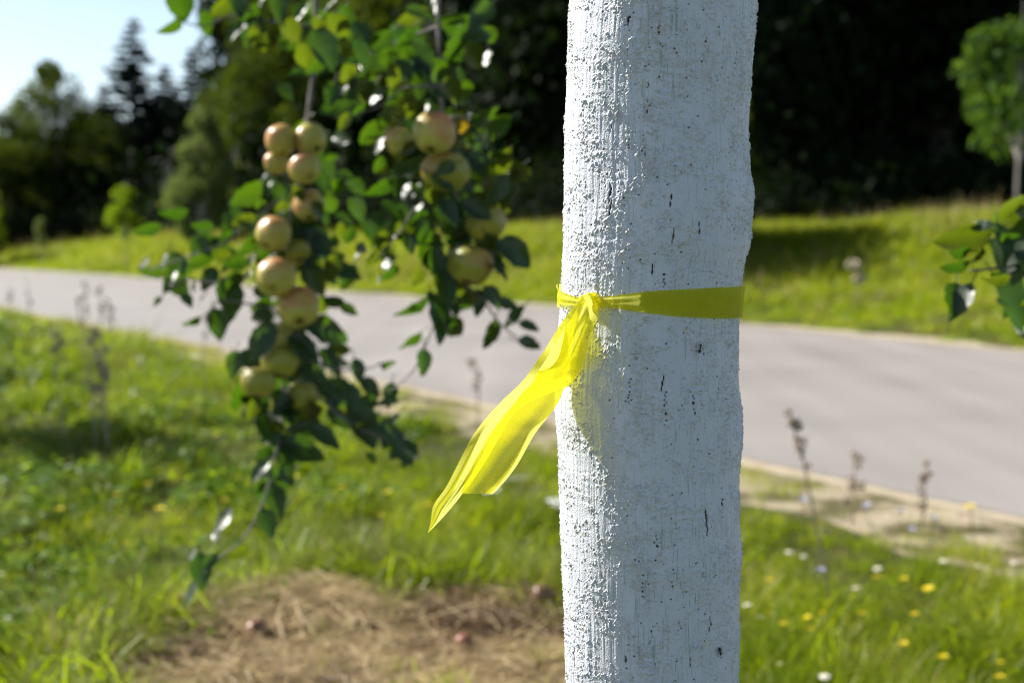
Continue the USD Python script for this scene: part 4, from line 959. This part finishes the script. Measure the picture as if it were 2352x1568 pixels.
def broadleaf(name, seed, hgt, base, rad, leaf, lobes, lobe_r, n, mat_name, bark="dark_bark", cone=0.0):
    P = proto(name)
    s = np.random.default_rng(seed)
    zc, hz = (hgt + base) / 2, (hgt - base) / 2
    c = []
    while len(c) < lobes:
        p = s.uniform(-1, 1, 3)
        if np.linalg.norm(p) < 1:
            w = 1 - cone * (p[2] + 1) / 2
            c.append([p[0] * (rad - lobe_r * .6) * w, p[1] * (rad - lobe_r * .6) * w, zc + p[2] * (hz - lobe_r * .5)])
    c = np.array(c)
    lr = lobe_r * s.uniform(.6, 1.3, lobes) * (1 - cone * .5 * (c[:, 2] - base) / (hgt - base))
    k = s.integers(0, lobes, n)
    d = s.normal(size=(n, 3)); d /= np.linalg.norm(d, axis=1, keepdims=True)
    pts = c[k] + d * (s.uniform(.25, 1.0, n) ** .5 * lr[k])[:, None] * [1, 1, .8]
    part(P, "crown", leaf_cloud(pts, leaf, seed), mat_name)
    part(P, "trunk", tube(smooth_path([[0, 0, -.3], [.02 * hgt * s.normal(), .01, base * .7], [0, 0, zc], [0, 0, hgt * .9]], 12), np.linspace(.022 * hgt, .004 * hgt, 12) * (1 if hgt > 5 else .42), 8), bark, smooth=True)
    for j in range(min(lobes, 9)):
        z0 = base * .8 + (c[j][2] - base) * .45
        part(P, "limb", tube(smooth_path([[0, 0, max(z0, base * .6)], c[j] * [.5, .5, 0] + [0, 0, (z0 + c[j][2]) / 2 + .1], c[j]], 6), np.linspace(.008 * hgt, .002 * hgt, 6), 5), bark)
    return P.GetPath()
def conifer(name, seed, hgt, rad, n_whorl, mat_name, base=0.4):
    P = proto(name)
    s = np.random.default_rng(seed)
    pts = []
    for z in np.linspace(base, hgt * .98, n_whorl):
        f = 1 - (z - base) / (hgt - base)
        R_ = rad * (f ** .8) * s.uniform(.8, 1.12) + .08
        for b in range(max(int(4 + 5 * f), 4)):
            a = s.uniform(0, 2 * np.pi)
            L = R_ * s.uniform(.7, 1.1)
            m_ = int(24 + 70 * f)
            t = s.random(m_) ** .6
            drop = -.28 * L * t + .22 * L * t * t
            w = .20 * L * (1 - t * .7)
            o = s.normal(0, 1, (m_, 3)) * np.stack([w, w, w * .45], 1)
            pts.append(np.stack([math.cos(a) * L * t, math.sin(a) * L * t, z + drop], 1) + o)
    pts = np.vstack(pts)
    part(P, "crown", leaf_cloud(pts, hgt * .018, seed, .8), mat_name)
    part(P, "trunk", tube([[0, 0, -.3], [0, 0, hgt * .5], [0, 0, hgt]], [.02 * hgt, .011 * hgt, .002 * hgt], 8), "dark_bark", smooth=True)
    return P.GetPath()
OAK = [broadleaf(f"oak_{'abc'[i]}", 200 + i, 13, 1.0, 4.0, .24, 34, 1.5, 15000, "oak_foliage") for i in range(2)]
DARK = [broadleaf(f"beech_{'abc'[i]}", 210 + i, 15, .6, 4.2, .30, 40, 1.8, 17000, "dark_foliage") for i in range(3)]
SPR = [conifer(f"spruce_{'abc'[i]}", 220 + i, 12, 2.5, 34, "spruce_needles") for i in range(2)]
PALE = broadleaf("willow", 230, 5.5, .1, 1.9, .14, 34, .7, 10000, "pale_foliage", "pale_bark", .8)
LIME = broadleaf("sapling", 231, 2.6, .9, .66, .085, 16, .30, 2600, "lime_foliage", "pale_bark", .55)
THIN = broadleaf("thin_sapling", 232, 2.2, .7, .38, .08, 9, .22, 900, "pale_foliage", "pale_bark", .3)
MAPLE = broadleaf("maple", 239, 4.5, 1.2, 2.0, .15, 13, .56, 2700, "maple_foliage", "pale_bark", .5)
BUSH = broadleaf("bush", 234, 2.4, 0, 1.5, .12, 24, .6, 6500, "oak_foliage", "dark_bark", .2)
SHRUB = broadleaf("lime_shrub", 235, 4, 0, 1.7, .13, 24, .7, 7000, "lime_foliage", "dark_bark", .3)
def stand(path, name, px, depth, scale, label, group=None, spin=None, cat="tree", dz=0.0):
    d = ray(px, 540)
    x, y = d[0] * depth, depth
    z = float(height(np.array(x), np.array(y))) + dz
    s = rng.uniform(0, 360) if spin is None else spin
    return copy_of(path, name, label, cat, (x, y, z), (0, 0, s), scale, group)
stand(SPR[0], "spruce", 318, 72, (1.5, 1.5, .95), "tall dark spruce with a pointed top against the sky at upper left")
stand(SPR[1], "spruce", 445, 74, (1.3, 1.3, .84), "lower dark spruce right of the tall pointed spruce")
stand(SPR[1], "spruce", 250, 78, (1.25, 1.25, .74), "small dark spruce close left of the tall pointed spruce")
stand(SPR[0], "spruce", 556, 66, (1.05, 1.05, 1.45), "tallest spruce, reaching out of the picture above the hanging leaves")
stand(SPR[1], "spruce", 385, 80, (1.5, 1.5, .84), "dark spruce just behind the tall pointed spruce on its right")
stand(OAK[0], "broadleaf_tree", 135, 66, 0.66, "round yellow green tree top left of the pointed spruce")
stand(OAK[1], "broadleaf_tree", 40, 62, 0.50, "rounded dark tree below the sky at the left edge")
stand(OAK[1], "broadleaf_tree", 215, 70, 0.52, "dark broadleaf tree between the round tree and the spruces")
stand(OAK[0], "broadleaf_tree", -90, 60, 0.55, "dark tree cut by the picture's left edge")
stand(OAK[0], "broadleaf_tree", 640, 52, 0.62, "mid green tree with sunlit clumps behind the top cluster of apples", spin=40)
stand(OAK[1], "broadleaf_tree", 560, 58, 0.55, "olive tree behind the big bright leaf of the left branch", spin=90)
stand(PALE, "willow_tree", 468, 47, 0.9, "pale grey green cone shaped young tree before the dark wood")
stand(PALE, "willow_tree", 560, 50, 0.70, "pale bushy tree behind the left apple branch")
stand(LIME, "sapling", 292, 41, 1.05, "bright yellow green sapling standing alone before the dark wood")
stand(THIN, "sapling", 97, 46, 0.80, "small pale sapling left of the bright yellow green one")
stand(SHRUB, "shrub", -80, 52, 0.9, "yellow lit shrub at the left edge of the picture", cat="shrub")
stand(MAPLE, "young_maple", 2335, 22.5, (.86, .86, .93), "young maple with a thin pale stem on the bank at far right")
stand(BUSH, "bush", 1500, 24.5, (1.12, 1.12, 1.6), "round bush on the bank hidden behind the white trunk", cat="bush")
wood = np.random.default_rng(77)
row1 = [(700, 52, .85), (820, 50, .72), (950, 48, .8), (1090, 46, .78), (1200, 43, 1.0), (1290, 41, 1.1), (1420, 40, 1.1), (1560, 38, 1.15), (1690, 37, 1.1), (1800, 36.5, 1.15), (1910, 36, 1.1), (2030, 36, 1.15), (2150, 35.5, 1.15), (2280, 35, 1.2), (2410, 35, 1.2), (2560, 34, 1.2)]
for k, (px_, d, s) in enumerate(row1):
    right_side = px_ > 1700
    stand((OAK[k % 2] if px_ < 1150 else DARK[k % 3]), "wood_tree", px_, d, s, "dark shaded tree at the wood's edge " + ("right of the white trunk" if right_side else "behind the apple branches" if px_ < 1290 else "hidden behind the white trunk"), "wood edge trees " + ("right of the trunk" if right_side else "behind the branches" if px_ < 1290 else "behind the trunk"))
NEIGHBOUR = broadleaf("neighbour_apple", 236, 2.3, .9, .8, .07, 14, .4, 3000, "apple_leaf", "pale_bark", .2)
copy_of(NEIGHBOUR, "young_apple_tree", "young apple tree beyond the picture's left edge whose shade falls on the meadow", "tree", (-4.15, 8.3, 0), (0, 0, 50), 1.0)
stand(BUSH, "bush", 1590, 25.6, (0.9, 0.9, 1.5), "narrow bush added right of the two hidden bushes to broaden their shadow on the bank", cat="bush")  # unseen bush, added so the shadow on the bank spreads wider
stand(BUSH, "bush", 1500, 27.2, (1.1, 1.1, 1.6), "taller rounded bush added behind the hidden bush to broaden its shadow on the bank", cat="bush")  # another unseen one, put in only to broaden that shadow
# the depth of the wood behind them
pos, ii, rz, ss = [], [], [], []
for d in (46, 52, 58, 66, 75):
    for x in np.arange(-0.36 * d * (0.55 if d < 60 else 0.95), .36 * d * 1.5, 3.4):
        px_ = 1176 + x / d / K
        if (px_ < 640 and d < 60) or (640 < px_ < 1230 and (d < 58 or wood.random() < .45)):
            continue
        xx, dd = x + wood.normal(0, .8), d + wood.normal(0, 1.2)
        far_left = px_ < 640
        pos.append([xx, dd + (14 if far_left else 0), 0.6]); ii.append(int(wood.integers(0, 2))); rz.append(wood.uniform(0, 6.28)); ss.append((wood.uniform(1.0, 1.3) if not far_left else wood.uniform(.48, .6)))
inst = UsdGeom.PointInstancer.Define(stage, "/World/deep_wood")
for i, src in enumerate((DARK[0], DARK[1], OAK[1])):
    UsdGeom.Xform.Define(stage, f"/World/deep_wood/kinds/kind_{i:03d}").GetPrim().GetReferences().AddInternalReference(src)
inst.CreatePrototypesRel().SetTargets([f"/World/deep_wood/kinds/kind_{i:03d}" for i in range(3)])
inst.CreateProtoIndicesAttr(Vt.IntArray(ii))
inst.CreatePositionsAttr(Vt.Vec3fArray.FromNumpy(np.array(pos, np.float32)))
inst.CreateOrientationsAttr(Vt.QuathArray([Gf.Quath(math.cos(a / 2), 0, 0, math.sin(a / 2)) for a in rz]))
inst.CreateScalesAttr(Vt.Vec3fArray.FromNumpy(np.repeat(np.array(ss, np.float32)[:, None], 3, 1)))
tag(inst, "deep dark wood standing behind the trees of its edge", "wood", kind="stuff")
# undergrowth along the wood's foot
pos = []
for k in range(90):
    px_ = wood.uniform(620, 2560)
    d = np.interp(px_, [620, 1200, 1700, 2560], [47, 40, 34, 32]) + wood.uniform(-.6, 2.0)
    x = ray(px_, 540)[0] * d
    pos.append([x, d, float(height(np.array(x), np.array(d))) - .2])
for k in range(50):
    px_ = wood.uniform(-250, 640)
    d = wood.uniform(58, 64)
    x = ray(px_, 540)[0] * d
    pos.append([x, d, float(height(np.array(x), np.array(d))) - .2])
big = len(pos)
for k in range(150):
    px_ = wood.uniform(560, 2700)
    d = np.interp(px_, [560, 1200, 1700, 2560], [51, 45, 40, 38]) + wood.uniform(0, 16)
    x = ray(px_, 540)[0] * d
    pos.append([x, d, float(height(np.array(x), np.array(d))) - .2])
for k in range(70):
    px_ = wood.uniform(-400, 640)
    d = wood.uniform(66, 84)
    x = ray(px_, 540)[0] * d
    pos.append([x, d, float(height(np.array(x), np.array(d))) - .2])
n = len(pos)
us = np.where(np.arange(n) < big, wood.uniform(.5, 1.0, n), wood.uniform(1.2, 2.4, n))
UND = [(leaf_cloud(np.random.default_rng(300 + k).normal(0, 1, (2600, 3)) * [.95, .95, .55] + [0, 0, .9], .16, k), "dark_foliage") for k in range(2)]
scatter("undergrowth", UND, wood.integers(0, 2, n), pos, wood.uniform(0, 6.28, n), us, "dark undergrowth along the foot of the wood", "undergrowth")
